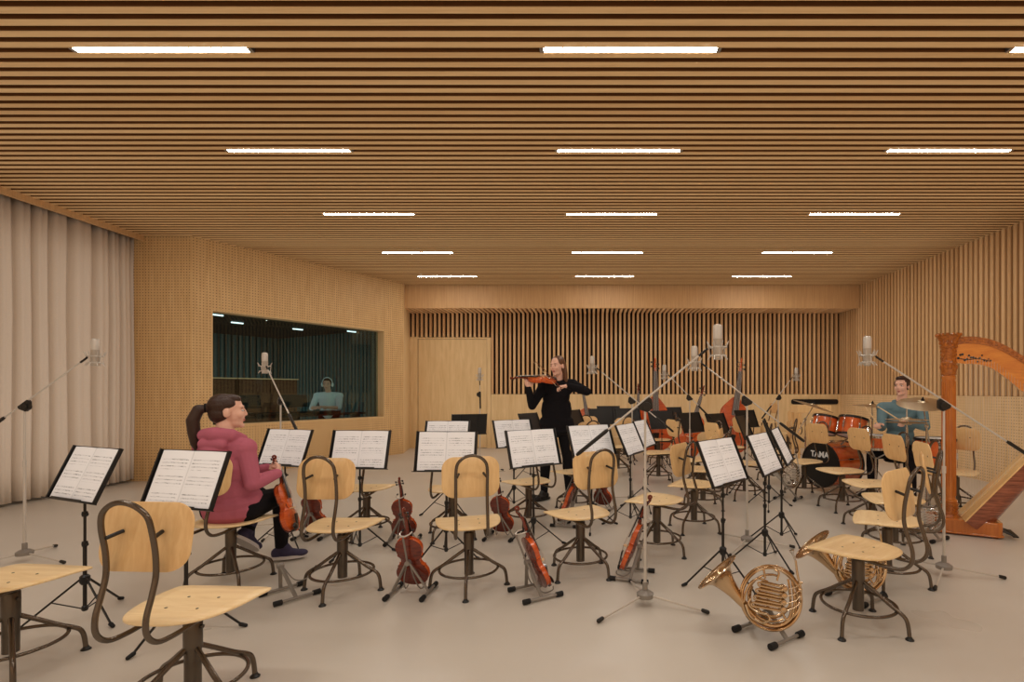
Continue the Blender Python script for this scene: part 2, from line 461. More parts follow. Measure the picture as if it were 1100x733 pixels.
# ------------------------------------------------------------------ swivel chair
def make_chair():
    c=thing('swivel_chair','x','chair')
    # seat: straight front with near-square corners, rounded rear
    out=[]
    W,Fy,Ry=.213,.195,-.205
    for k in range(25):                       # rear arc, right side round to left
        a=-pi*k/24
        px=W*(1 if cos(a)>=0 else -1)*abs(cos(a))**.72
        py=.10+(Ry-.10)*abs(sin(a))**.82
        out.append((px,py))
    out+= [(-W+.001,.165),(-W+.012,.188),(-W+.034,Fy+.002)]
    out+= [(-.1,Fy+.012),(0,Fy+.015),(.1,Fy+.012)]
    out+= [(W-.034,Fy+.002),(W-.012,.188),(W-.001,.165)]
    rings=[]
    def zz(x,y):
        z=.425+.10*max(0,abs(x)-.05)**2*1.2
        if y>.1: z-=.9*(y-.1)**2
        if y<-.05: z+=.25*(y+.05)**2
        return z
    def ring(s,dz): return [(x*s,y*s,zz(x*s,y*s)+dz) for x,y in out]
    rings=[ring(.02,-.006),ring(.35,-.006),ring(.7,-.006),ring(.985,-.006),ring(1,-.003),ring(1,.003),ring(.985,.006),ring(.7,.006),ring(.35,.006),ring(.02,.006)]
    b=MB(); b.loft(rings,0)
    for sx in(-1,1):
        for sy in(-1,1):
            x,y=sx*.065,sy*.055; b.lathe([(.0055,-.001),(.0055,.0012),(.001,.0016)],10,1,M4.Translation((x,y,zz(x,y)+.006)))
    b.build('seat',[m_seat,m_blk],c,angle=50)
    # backrest, curved, leaning back
    o2=rrect(.352,.25,.075,8); TB=M4.Translation((0,-.222,.765))@M4.Rotation(R(-9),4,'X')
    def bk(s,dy): return [(x*s,dy+.55*(x*s)**2,z*s) for x,z in o2]
    b=MB(); b.loft([bk(.02,-.005),bk(.5,-.005),bk(.98,-.005),bk(1,-.003),bk(1,.003),bk(.98,.005),bk(.5,.005),bk(.02,.005)],0,TB)
    for s in(-1,1):
        b.lathe([(.006,-.001),(.006,.0012),(.001,.0018)],10,1,TB@M4.Translation((s*.075,.009,.02))@M4.Rotation(R(-90),4,'X'))
    b.build('backrest',[m_back,m_blk],c,angle=50)
    # bent back frame
    hw=.094
    side=[(.03,.405),(-.10,.398),(-.19,.392),(-.262,.40),(-.302,.44),(-.306,.50),(-.285,.57),(-.268,.64),(-.270,.72),(-.284,.80)]
    L=[V((-hw,y,z)) for y,z in side]; Rr=[V((hw,y,z)) for y,z in reversed(side)]
    top=[]
    for k in range(1,8):
        a=pi*k/8; top.append(V((-hw*cos(a),-.284-.02*sin(a),.815+.092*sin(a))))
    b=MB(); b.tube(smooth_path(L+top+Rr,4),.0098,10); b.build('back_frame',m_tube,c,angle=60)
    for s in(-1,1):
        b=MB(); b.tube([(s*.088,-.278,.772),(s*.075,-.222,.785)],.0075,8); b.build('bracket',m_blk,c)
    b=MB(); b.box((0,0,.406),(.20,.16,.010)); b.lathe([(.05,.385),(.05,.392),(.06,.401)],16); b.build('seat_plate',m_blkm,c)
    b=MB(); b.lathe([(.018,.33),(.018,.40)],14); b.lathe([(.033,.245),(.0335,.25),(.0335,.362),(.031,.366),(.018,.366)],20)
    b.lathe([(.030,.085),(.030,.245),(.0335,.246)],20); b.lathe([(.008,.0),(.008,.008)],8,0,M4.Translation((.036,0,.335))@M4.Rotation(R(90),4,'Y'))
    b.build('column',m_post,c,angle=50)
    base=None
    for k in range(4):
        a=R(45+90*k); ca,sa=cos(a),sin(a)
        prof=[(.025,.250),(.09,.205),(.16,.155),(.205,.128),(.228,.110),(.240,.085),(.246,.05),(.250,.006)]
        b=MB(); b.tube(smooth_path([(r*ca,r*sa,z) for r,z in prof],3),.0105,10)
        lg=b.build('leg',m_tube,c,angle=60)
        b=MB(); b.lathe([(.021,0),(.021,.005),(.013,.012),(.0105,.02)],14,0,M4.Translation((.25*ca,.25*sa,0))); b.build('foot_pad',m_blk,lg)
    b=MB(); b.tube([(.189*cos(2*pi*k/40),.189*sin(2*pi*k/40),.124) for k in range(40)],.0085,8,closed=True); b.build('foot_ring',m_tube,c,angle=60)
    return c
def set_base(ch,deg):
    """swing the base (legs, ring) about the column, seat stays"""
    for o in ch.children:
        if o.name.split('.')[0] in('leg','foot_ring'): o.rotation_euler=(0,0,R(deg))
chair=make_chair()
GC='bentwood swivel chairs set out for the orchestra'
CH=[ # x, y, facing, base swing, label
(-2.70,2.38,6,5,'birch swivel chair cut off by the left edge of the photo'),
(-1.635,2.10,3,20,'birch swivel chair nearest the camera at left, whole backrest seen from behind'),
(-2.43,3.45,5,0,'birch swivel chair that the woman in the pink hoodie sits on'),
(-1.625,3.34,0,45,'birch swivel chair just right of the seated woman, seen from behind'),
(-2.03,4.62,0,40,'birch swivel chair half hidden behind the music stand right of the seated woman'),
(-1.245,4.57,0,20,'birch swivel chair mostly hidden by the two centre-left music stands in line'),
(-.814,3.396,-17,54,'birch swivel chair seen squarely from behind, violins on stands both sides'),
(-.606,4.94,-40,40,'birch swivel chair behind the tilted music sheet in front of the standing violinist'),
(-.08,3.66,-32,8,'birch swivel chair in the centre foreground, turned left, whole backrest showing'),
(-.185,5.55,-32,10,'birch swivel chair whose seat tip pokes out left of the centre foreground chair'),
(-.13,6.95,-30,10,'birch swivel chair just behind the legs of the standing violinist'),
(.525,4.12,-57,5,'birch swivel chair just right of the front microphone pole, a violin before it'),
(.96,4.80,-62,10,'birch swivel chair whose seat sticks out left under the large tilted music sheet'),
(1.24,5.70,-70,0,'birch swivel chair behind the large tilted music sheet, second seat back'),
(1.36,6.55,-108,0,'birch swivel chair with its pale backrest showing above the largest tilted score'),
(.95,7.28,-105,0,'birch swivel chair with an oval backrest facing us, below the left double bass'),
(1.20,9.15,-95,0,'birch swivel chair behind black stands at the foot of the left double bass'),
(1.86,6.2,-66,0,'birch swivel chair with its backrest edge-on just over the largest tilted score'),
(2.15,7.95,-115,0,'birch swivel chair before the right double bass, half hidden by a black stand'),
(.41,8.0,-30,0,'birch swivel chair behind the scores in mid room, nearer of two in line'),
(.62,9.7,-25,0,'birch swivel chair behind the scores in mid room, farther of two in line'),
(-.05,8.5,8,0,'birch swivel chair above the score right of the violinist, arched frame showing'),
(1.48,2.843,-38,0,'birch swivel chair nearest the camera on the right, standing behind the French horns'),
(2.01,3.48,-61,10,'second birch swivel chair from the front in the right-hand row, backrest edge-on'),
(2.45,4.14,-78,0,'third birch swivel chair from the front in the right-hand row'),
(2.65,4.84,-90,5,'fourth birch swivel chair from the front in the right-hand row'),
(2.75,5.62,-100,5,'fifth birch swivel chair in the right-hand row, backrest in front of the drum shells'),
(2.64,6.36,-112,0,'birch swivel chair at the far end of the right-hand row, before the bass drum'),
(2.60,7.30,-60,0,'birch swivel chair left of the percussion table, its arched frame toward the camera'),
(4.05,10.55,-120,0,'birch swivel chair farthest back, against the back wall by the percussion table'),
(3.95,5.55,-130,0,'birch swivel chair standing behind the harp column'),
]
chairs=[]
for x,y,f,bs,lab in CH:
    c=inst(chair,lab,GC,loc=(x,y,0),rz=-R(f)); chairs.append(c)
    set_base(c,bs+f)

# ------------------------------------------------------------------ tall stool by the back wall
st=thing('bar_stool','tall birch stool with a backrest standing before the back wall','stool',(3.38,10.0,0),R(100),)
b=MB(); b.prism(rrect(.38,.36,.08),.69,.705); b.build('seat',m_seat,st)
b=MB(); b.prism(rrect(.33,.20,.07),-.006,.006,0,M4.Translation((0,-.2,.96))@M4.Rotation(R(84),4,'X')); b.build('backrest',m_back,st)
for sx in(-1,1):
    for sy in(-1,1):
        b=MB(); b.tube([(sx*.15,sy*.14,.69),(sx*.19,sy*.18,0)],.011); b.build('leg',m_tube,st)
b=MB(); b.tube([(-.12,-.15,.70),(-.12,-.215,.98)],.009); b.tube([(.12,-.15,.70),(.12,-.215,.98)],.009); b.build('back_frame',m_tube,st)
b=MB(); b.tube([(.178*sx,.168*sy,.22) for sx,sy in((1,1),(-1,1),(-1,-1),(1,-1))],.008,closed=True); b.build('foot_ring',m_tube,st)

# ------------------------------------------------------------------ music stands and sheets
def make_stand(zc=.83,tilt=22):
    s=thing('music_stand','x','music stand')
    b=MB(); b.tube([(0,0,.06),(0,0,.44)],.0095,10); b.build('pole',m_blkm,s)
    b=MB(); b.tube([(0,0,.42),(0,0,zc-.09)],.0068,10); b.build('inner_pole',m_blkm,s)
    for z in(.43,.60):
        b=MB(); b.lathe([(.013,z-.014),(.015,z),(.013,z+.014)],12); b.box((.02,0,z),(.02,.009,.012)); b.build('clamp',m_blk,s)
    b=MB(); b.lathe([(.016,.20),(.024,.215),(.024,.245),(.014,.255)],14); b.build('leg_hub',m_blk,s)
    b=MB(); b.lathe([(.011,.05),(.015,.056),(.015,.075),(.010,.08)],12); b.build('lower_collar',m_blk,s)
    for k in range(3):
        a=R(90+120*k); ca,sa=cos(a),sin(a)
        b=MB(); b.box2((0,-.0035,-.005),(hypot(.255,.215),.0035,.005),0,M4.Translation((.018*ca,.018*sa,.232))@M4.Rotation(a,4,'Z')@M4.Rotation(atan2(.215,.24),4,'Y'))
        b.tube([(.012*ca,.012*sa,.065),(.135*ca,.135*sa,.128)],.0035,6)
        lg=b.build('leg',m_blkm,s,smooth=False)
        b=MB(); b.cap((.255*ca,.255*sa,.018),.011,(.278*ca,.278*sa,.010),.0095); b.build('rubber_foot',m_rub,lg)
    b=MB()
    b.box((0,.004,0),(.478,.007,.312)); b.box((-.236,-.004,0),(.008,.018,.312)); b.box((.236,-.004,0),(.008,.018,.312))
    b.box((0,-.012,-.158),(.50,.032,.005)); b.box((0,-.027,-.152),(.30,.003,.014))
    b.box((0,.014,-.02),(.03,.016,.12)); b.box((-.12,.011,0),(.012,.006,.30)); b.box((.12,.011,0),(.012,.006,.30))
    b.build('desk',m_blk,s,M=M4.Translation((0,0,zc))@M4.Rotation(-R(tilt),4,'X'),smooth=False)
    return s
def make_sheet():
    b=MB(); n=8; vs=[]
    W,H=.218,.149
    xs=[-W+2*W*i/24 for i in range(25)]
    def yy(x): a=abs(x)/W; return -.004-.010*sin(pi*min(1,a*1.02))**.8*(1-a*.35)
    vs=[(x,yy(x),z) for z in(-H,H) for x in xs]; n=25
    b.add(vs,[(i,i+1,n+i+1,n+i) for i in range(24)])
    o=b.build('sheet_music',m_sheet,angle=70); return tag(o,'x','sheet music')
mstand=make_stand(); sheet=make_sheet()
GS='folding music stands'; GM='open scores on music stands'
ST=[ # x,y,yaw,tilt,legs,sheet?,label of the stand,label of the sheet
(-2.88,2.91,-22,23,30,1,'black folding music stand farthest left, in front of the curtain','open score on the far left stand, in front of the curtain'),
(-2.17,2.74,-14,20,60,1,'black folding music stand in front of the back of the seated woman','open score covering the back of the seated woman'),
(-2.55,4.26,-17,21,10,1,'black folding music stand beyond the seated woman, under the studio window','open score beyond the seated woman, a violin scroll in front of it'),
(-1.86,4.11,-3,16,40,1,'black folding music stand right of the seated woman, below the window right end','open score below the right end of the studio window'),
(-1.13,3.98,-1,12,20,1,'black folding music stand before the squarely seen chair, nearer of two in line','open score above the squarely seen chair, nearer of two in line'),
(-1.54,5.45,0,20,0,1,'black folding music stand behind another in line, below the pale door','open score with only its upper strip showing behind another, below the door'),
(-.48,4.23,37,19,15,1,'black folding music stand in front of the standing violinist, nearer of two','open score in front of the legs of the standing violinist'),
(-.86,5.67,37,20,0,1,'black folding music stand left behind the one before the violinist','open score with a corner showing left of the legs of the violinist'),
(0.0,4.85,32,24,25,1,'black folding music stand right of the standing violinist, behind the centre chair','open score right of the violinist, above the backrest of the centre chair'),
(.38,5.01,64,24,35,1,'black folding music stand left of the front microphone pole','tilted score just left of the front microphone pole'),
(.585,5.65,68,24,0,1,'black folding music stand partly hidden by the front microphone pole','narrow tilted score just right of the front microphone pole'),
(.88,3.43,47,23,50,1,'black folding music stand carrying the largest tilted score, behind the French horns','largest tilted score, left above the French horns'),
(1.31,3.87,54,24,30,1,'black folding music stand under the middle of three tilted scores','tilted score in the middle of the three above the French horns'),
(1.64,4.42,63,25,10,1,'black folding music stand under the farthest right of three tilted scores','narrow tilted score farthest right, pointing at the bass drum'),
]
BK=[ # px,py,Y,yaw,label: black stands without sheets
(504,456,7.1,200,'empty black stand left of the violinist, behind the score below the door'),
(570,454.5,7.6,62,'empty black stand at the left hip of the violinist, beside a score corner'),
(646,447.5,9.6,14,'empty black stand in front of the leftmost cello'),
(654,444,10.4,12,'empty black stand right of the leftmost cello, against the back wall'),
(675,447.5,9.2,20,'empty black stand behind the clamp of the front microphone boom'),
(711,451,8.3,25,'empty black stand in front of the left double bass'),
(722,445,10.7,20,'empty black stand right of the left double bass, behind another one'),
(743,454,7.6,40,'empty black stand in front of the cello leaning right'),
(771,455.5,7.25,45,'empty black stand between the leaning cello and the right double bass'),
(802,450,8.7,32,'empty black stand in front of the right double bass, wider one'),
(800,459,6.6,60,'empty black stand right behind the pole of the middle microphone'),
(826,465,5.7,70,'empty black stand just behind the farthest right score'),
(619,451,7.7,68,'empty black stand at the right elbow of the violinist, seen nearly edge-on'),
]
stands=[]
for x,y,yaw,tl,lg,sh,ls,lm in ST:
    s=inst(mstand,ls,GS,loc=(x,y,0),rz=R(yaw))
    for o in s.children:
        n=o.name.split('.')[0]
        if n=='desk': o.rotation_euler=(-R(tl),0,0)
        if n=='leg': o.rotation_euler=(0,0,R(lg))
    M=M4.Translation((x,y,0))@M4.Rotation(R(yaw),4,'Z')@M4.Translation((0,0,.83))@M4.Rotation(-R(tl),4,'X')
    inst(sheet,lm,GM,M=M)
for px,py,y,yaw,ls in BK:
    p=at(px,py,y)
    s=inst(mstand,ls,'empty black music stands at the back',loc=(p.x,p.y,0),rz=R(yaw))
    dz=p.z-.83
    for o in s.children:
        n=o.name.split('.')[0]
        if n=='desk': o.rotation_euler=(-R(22),0,0); o.location.z=.83+dz
        if n=='leg': o.rotation_euler=(0,0,R(yaw*3%120))

# ------------------------------------------------------------------ microphones on boom stands
def make_micstand(lab,base,pivot,tip,rear,spin,straight=False):
    bx,by=base
    s=thing('microphone_stand',lab,'microphone stand',(bx,by,0),0,'microphone boom stands')
    def lo(p): return V(p)-V((bx,by,0))
    b=MB(); b.lathe([(.02,.045),(.05,.05),(.052,.075),(.03,.09),(.016,.095),(.016,.14),(.011,.142)],20); b.build('hub',m_gry,s)
    for k in range(3):
        a=R(spin+120*k); ca,sa=cos(a),sin(a)
        b=MB(); b.tube([(.045*ca,.045*sa,.062),(.36*ca,.36*sa,.017)],.0068,8); lg=b.build('leg',m_sil,s)
        b=MB(); b.cap((.345*ca,.345*sa,.020),.0115,(.372*ca,.372*sa,.014),.0125); b.build('rubber_foot',m_blkm,lg)
    pv=lo(pivot); tp=lo(tip); rr=lo(rear)
    b=MB(); b.tube([(0,0,.10),(0,0,.75)],.0095,10); b.tube([(0,0,.74),(0,0,pv.z-.02)],.0072,10); b.lathe([(.013,.72),(.013,.77)],12); b.build('pole',m_sil,s)
    d=(tp-rr).normalized()
    q=d.to_track_quat('X','Z').to_matrix().to_4x4()
    # clamp block under the boom
    b=MB(); T=M4.Translation(pv)@q
    b.prism([(-.045,.016),(-.05,-.005),(-.02,-.05),(.02,-.05),(.05,-.005),(.045,.016)],-.012,.012,0,T@M4.Rotation(R(90),4,'X'))
    b.lathe([(.026,-.022),(.026,.022)],18,0,T@M4.Translation((0,0,-.018))@M4.Rotation(R(90),4,'X'))
    b.build('boom_clamp',m_blkm,s,bevel=.003)
    b=MB(); b.tube([rr+d*.05,tp],.0062,10); b.build('boom',m_sil,s)
    b=MB(); b.tube([rr-d*.02,rr,rr+d*.22,rr+d*.24],[.009,.0125,.0125,.008],12); b.build('counterweight',m_blkm,s)
    b=MB(); e=tp+d*.035+V((0,0,.004)); b.tube(smooth_path([tp-d*.03,tp+d*.02,e],3),.0075,8); b.build('swivel_joint',m_blkm,s)
    return s,V((bx,by,0))+e,d
def make_mic():
    m=thing('studio_microphone','x','microphone')
    b=MB(); b.lathe([(.020,-.085),(.0265,-.078),(.0265,.035),(.0275,.037)],20); b.build('body',m_mic,m)
    b=MB(); b.lathe([(.0275,.037),(.0275,.105),(.024,.118),(.012,.124),(.001,.125)],20); b.build('grille',m_sil,m)
    b=MB()
    for z,r in((-.012,.052),(-.062,.047)):
        b.tube([(r*cos(2*pi*k/24),r*sin(2*pi*k/24),z) for k in range(24)],.0035,6,closed=True)
    for k in range(8):
        a=2*pi*k/8+.2; ca,sa=cos(a),sin(a)
        b.tube([(.052*ca,.052*sa,-.012),(.066*ca,.066*sa,.022)],.0028,5)
        b.tube([(.047*ca,.047*sa,-.062),(.060*ca,.060*sa,-.085)],.0028,5)
        b.tube([(.066*ca,.066*sa,.022),(.028*ca,.028*sa,-.03)],.0013,4)
        b.tube([(.060*ca,.060*sa,-.085),(.028*ca,.028*sa,-.05)],.0013,4)
    for k in range(3):
        a=2*pi*k/3+.5; b.tube([(.052*cos(a),.052*sin(a),-.012),(.047*cos(a),.047*sin(a),-.062)],.003,5)
    b.build('shock_mount',m_sil,m)
    return m
mic=make_mic()
MS=[ # stand label, mic label, pole px & depth, pivot px y, tip (px,py,Y), rear (px,py,Y), mic offset px, spin
('microphone boom stand at the far left, in front of the curtain','large microphone hanging before the curtain at the far left',26.5,3.9,435,(90,387,3.9),(-22,468,3.9),1,-10),
('microphone boom stand beyond the seated woman, under the studio window','large microphone in front of the studio window',301.5,4.75,430,(287,396,5.05),(318,461,4.4),-1,40),
('microphone stand in front of the pale door','slim microphone standing upright in front of the pale door',515.5,8.2,424,(515.4,412,8.2),(516,438,8.2),0,20),
('silver microphone stand in the centre foreground with the longest boom','large microphone highest of all, on the longest boom, before the slatted wall',693,3.10,434,(755,379,3.02),(622,487,3.2),1,-20),
('microphone boom stand behind the black stands right of the violinist','large microphone just right of the violinist, before the slatted wall',679,5.95,430,(644,398,5.95),(722,463,5.95),-1,30),
('microphone boom stand in front of the cello leaning right','large microphone above the left double bass',741,7.1,427,(720,405,7.1),(763,449,7.1),-1,10),
('microphone boom stand right of the largest tilted score','large microphone just left below the highest one',802.5,4.27,430,(757,393,4.27),(862,473,4.27),-1,-8),
('microphone boom stand at the back, left of the percussion table','small-looking microphone at the back right, above the percussion table',836,8.1,427,(850,407,8.1),(819,449,8.1),1,15),
('microphone boom stand at the right, left of the harp','large microphone at the right, left of the drummer',1014,3.6,434,(945,386,3.6),(1112,494,3.6),-1,-12),
]
for ls,lm,px,y,pv,tip,rear,sd,spin in MS:
    bx=(px-CX)*y/FPX
    t=at(*tip); r=at(*rear); p=V((bx,y,EYE-(pv-CY)*y/FPX))
    s,e,d=make_micstand(ls,(bx,y),p,t,r,spin)
    h=V((d.x,d.y,0))
    if sd==0: pos=e+V((0,0,.088))
    else: pos=e+h.normalized()*.058+V((0,0,.016))
    inst(mic,lm,'large studio microphones in shock mounts',M=M4.Translation(pos))
# ------------------------------------------------------------------ bowed strings
PROF=[(0,.0),(.004,.22),(.02,.46),(.06,.72),(.12,.90),(.19,.985),(.25,1.0),(.31,.97),(.36,.89),(.39,.83),(.405,.82),(.415,.85),(.42,.84),(.43,.74),(.46,.64),(.51,.575),(.56,.575),(.60,.64),(.62,.73),(.628,.77),(.64,.74),(.66,.735),(.71,.77),(.77,.81),(.83,.805),(.89,.73),(.94,.57),(.98,.34),(.995,.18),(1,.10)]
PROFB=[(0,.0),(.004,.22),(.02,.44),(.06,.70),(.12,.88),(.19,.97),(.25,1.0),(.31,.97),(.37,.88),(.41,.80),(.435,.775),(.45,.69),(.49,.585),(.54,.54),(.58,.56),(.62,.63),(.64,.69),(.66,.685),(.70,.71),(.75,.70),(.80,.63),(.85,.52),(.90,.39),(.94,.28),(.98,.17),(1,.12)]
def make_string(name,cat,L,w,d,neck,head,mats,prof=PROF,pin=0,chin=False,arch=.4):
    mb,mt,mr=mats; k=w/.208
    t=thing(name,'x',cat)
    hw=w/2; N=[a for a,_ in prof]
    right=[(interp(prof,a)*hw,a*L) for a in N]; right[-1]=(.012*k,L)
    fine=[]
    for (x0,z0),(x1,z1) in zip(right,right[1:]):
        for i in range(2): fine.append((x0+(x1-x0)*i/2,z0+(z1-z0)*i/2))
    fine.append(right[-1])
    out=fine+[(-x,z) for x,z in reversed(fine[1:])]
    zc=L*.47; h=.013*k*arch/.4; D=d/2; e=.0022*k
    def rg(s,y): return [(x*s,y,zc+(z-zc)*(1-(1-s)*.85)) for x,z in out]
    b=MB()
    b.loft([rg(.03,-D-h),rg(.4,-D-h*.86),rg(.7,-D-h*.45),rg(.9,-D-h*.1),rg(1,-D),rg(1,-D+e*1.6)],0)
    b.loft([rg(.955,-D+e),rg(.955,D-e)],1,caps=False)
    b.loft([rg(1,D-e*1.6),rg(1,D),rg(.9,D+h*.1),rg(.7,D+h*.45),rg(.4,D+h*.86),rg(.03,D+h)],2)
    b.build('body',[mb,mr,mt],t,angle=55)
    nk=.012*k**.6
    b=MB()
    z0=L-.01*k; zn=L+neck
    b.tube([(0,D*.2,z0-.0*k),(0,D*.72,z0+.012*k),(0,D*.95,L+.04*k**.6),(0,D+.002*k,zn)],[nk*1.25,nk*1.1,nk*.95,nk*.85],10)
    hd=head; yk=D+.002*k
    b.tube([(0,yk,zn-.004),(0,yk-.10*hd,zn+.35*hd),(0,yk-.22*hd,zn+.66*hd),(0,yk-.16*hd,zn+.86*hd)],[nk*.95,nk*.9,nk*.72,nk*.6],10)
    sc=[]
    for i in range(18):
        a=-pi*.45+i*pi/8.5; r=.17*hd*(1-i/24)
        sc.append((0,yk-.10*hd+r*cos(a)*1.0-.06*hd,zn+.86*hd+r*sin(a)))
    b.tube(sc,[nk*.72*(1-i/40) for i in range(18)],8)
    b.build('neck',mb,t,angle=60)
    b=MB(); fb0,fb1=L*.66,zn
    yb=D+h+.010*k; ye=D+.010*k**.7
    ringsf=[]
    for z,y,wd in((fb0,yb,.021*k),(fb1,ye,.0125*k)):
        ringsf.append([(-wd,y,z),(wd,y,z),(wd*.8,y+.006*k,z),(0,y+.0085*k,z),(-wd*.8,y+.006*k,z)])
    b.loft(ringsf); b.build('fingerboard',m_ebo if k<1.5 else m_ebo2,t,smooth=False)
    bz=L*.46; bh=.033*k
    b=MB(); b.prism([(-.021*k,0),(-.013*k,0),(-.009*k,.008*k),(.009*k,.008*k),(.013*k,0),(.021*k,0),(.019*k,bh*.75),(0,bh),(-.019*k,bh*.75)],-.0025*k,.0025*k,0,M4.Translation((0,D+h*.85,bz))@M4(((1,0,0,0),(0,0,1,0),(0,-1,0,0),(0,0,0,1)))@M4.Rotation(R(90),4,'X')@M4.Identity(4))
    # stand the bridge up along +Y
    b.v=[]; b.f=[]; b.m=[]
    pr=[(-.021,0),(-.013,0),(-.009,.008),(.009,.008),(.013,0),(.021,0),(.019,.025),(0,.033),(-.019,.025)]
    b.loft([[(x*k,D+h*.8+y*k,bz+s*.0025*k) for x,y in pr] for s in(-1,1)]); b.build('bridge',m_maple,t,smooth=False)
    b=MB(); b.loft([[(-.008*k,D+h+.004*k,.012*k),(.008*k,D+h+.004*k,.012*k),(.006*k,D+h+.012*k,.012*k),(-.006*k,D+h+.012*k,.012*k)],
                    [(-.021*k,D+h+.018*k,L*.33),(.021*k,D+h+.018*k,L*.33),(.015*k,D+h+.026*k,L*.33),(-.015*k,D+h+.026*k,L*.33)]]); b.build('tailpiece',m_ebo,t,smooth=False)
    for i in range(4):
        x=(-1.5+i)/1.5
        b=MB(); b.tube([(x*.011*k,D+h+.024*k,L*.33),(x*.0165*k,D+h*.8+.031*k,bz),(x*.0075*k,ye+.009*k,zn),(x*.004*k,yk-.1*hd,zn+.4*hd)],.0008*k**.6,5); b.build('string',m_str,t)
        sx=1 if i%2 else -1
        z=zn+(.22+.16*i)*hd; y=yk-(.06+.055*i)*hd
        b=MB(); b.tube([(-sx*.012*k**.7,y,z),(sx*.022*k**.8,y,z)],.003*k**.7,6); b.box((sx*.028*k**.8,y,z),(.012*k**.7,.005*k**.7,.016*k**.7)); b.build('peg',m_ebo,t)
    for s in(-1,1):
        b=MB(); pts=[]
        for i in range(9):
            q=-1+i/4; pts.append((s*(.036+.012*sin(q*1.7))*k*(1.0),D+h*.62,bz+q*.032*k+.004*k))
        b.tube(pts,[.0024*k]+[.0016*k]*7+[.0024*k],5); b.build('f_hole',m_ebo,t)
    if chin:
        b=MB(); b.ell((.035,D+h+.014,.03),(.034,.008,.026)); b.box((.03,D+h*.2,.006),(.04,D*1.2,.012)); b.build('chin_rest',m_ebo,t)
    if pin:
        b=MB(); b.lathe([(.006,-pin),(.009,-pin+.02),(.009,0),(.02,.002),(.022,.02)],12); b.build('endpin',m_chr,t)
    return t
violin=make_string('violin','violin',.356,.208,.033,.118,.092,(m_red,m_org,m_org),chin=True)
def make_istand(folded=False):
    s=thing('instrument_stand','x','instrument stand')
    for sx in(-1,1):
        b=MB(); b.tube([(sx*.115,-.11,.017),(sx*.115,.11,.017)],.0095,10); br=b.build('base_bar',m_gry,s)
        for sy in(-1,1):
            b=MB(); b.tube([(sx*.115,sy*.09,.017),(sx*.115,sy*.135,.017)],[.0155,.0165],12); b.build('rubber_foot',m_rub,br)
        b=MB(); ap=V((sx*.008,-.055,.215 if not folded else .205)); b.box2((-.011,-.006,0),(.011,.006,(ap-V((sx*.115,-.01,.02))).length),0,
            M4.Translation((sx*.115,-.01,.02))@(ap-V((sx*.115,-.01,.02))).to_track_quat('Z','Y').to_matrix().to_4x4())
        b.build('post',m_gry,s,smooth=False,bevel=.002)
    b=MB(); b.lathe([(.016,-.018),(.016,.018)],14,0,M4.Translation((0,-.055,.215 if not folded else .205))@M4.Rotation(R(90),4,'X')); b.build('hinge',m_gry,s)
    b=MB()
    if folded:
        b.tube(smooth_path([(0,-.045,.20),(.02,.02,.10),(.01,.10,.085),(.03,.14,.14)],4),.0035,6); b.build('cradle_arm',m_gry,s)
        b=MB(); b.cap((.03,.14,.14),.006,(.032,.145,.155),.006); b.build('rubber_tip',m_rub,s)
    else:
        for sx in(-1,1): b.tube(smooth_path([(sx*.01,-.05,.205),(sx*.035,-.03,.10),(sx*.05,.03,.022),(sx*.055,.095,.026),(sx*.055,.10,.05)],4),.004,6)
        b.build('cradle_arm',m_gry,s)
        b=MB(); b.tube([(0,-.062,.215),(0,-.135,.40)],.006,8); b.build('rod',m_gry,s)
        b=MB(); b.tube(smooth_path([(.032,-.060,.42),(.030,-.11,.41),(0,-.135,.402),(-.030,-.11,.41),(-.032,-.060,.42)],4),.0045,6); yk=b.build('yoke',m_sil,s)
        b=MB()
        for sx in(-1,1): b.cap((sx*.032,-.07,.418),.007,(sx*.032,-.052,.421),.007)
        b.build('rubber_tip',m_rub,yk)
    return s
istand=make_istand()
VI=[ # x,y,az, label violin
(-1.155,3.28,2,'violin on a stand left of the squarely seen chair, nearer of two in line'),
(-1.62,4.40,-6,'violin on a stand left of the squarely seen chair, farther of two in line'),
(-.80,4.52,6,'violin on a stand right of the squarely seen chair, its back to the camera'),
(-.36,3.27,58,'violin on a stand turned sideways between the two centre chairs'),
(.285,3.58,-72,'violin on a stand leaning right, beside the pole of the front microphone'),
(-.235,4.97,-76,'violin on a stand leaning right, near the shoes of the standing violinist'),
(.11,5.6,20,'dark violin on a stand seen through the gap under the centre chair backrest'),
(-2.47,4.55,0,'violin on a stand seen behind the chair right of the seated woman'),
]
for x,y,az,lab in VI:
    ls=('grey stand holding the '+lab.replace(' on a stand',''))
    inst(istand,ls,'grey A-frame instrument stands',M=frame((x,y,0),az))
    inst(violin,lab,'violins on floor stands',M=frame((x,y,0),az)@M4.Translation((0,.066,.045))@M4.Rotation(R(21),4,'X'))
es=make_istand(True)
tag(es,'empty grey instrument stand on the floor by the shoe of the seated woman','instrument stand'); es.matrix_local=frame((-1.915,3.25,0),38)

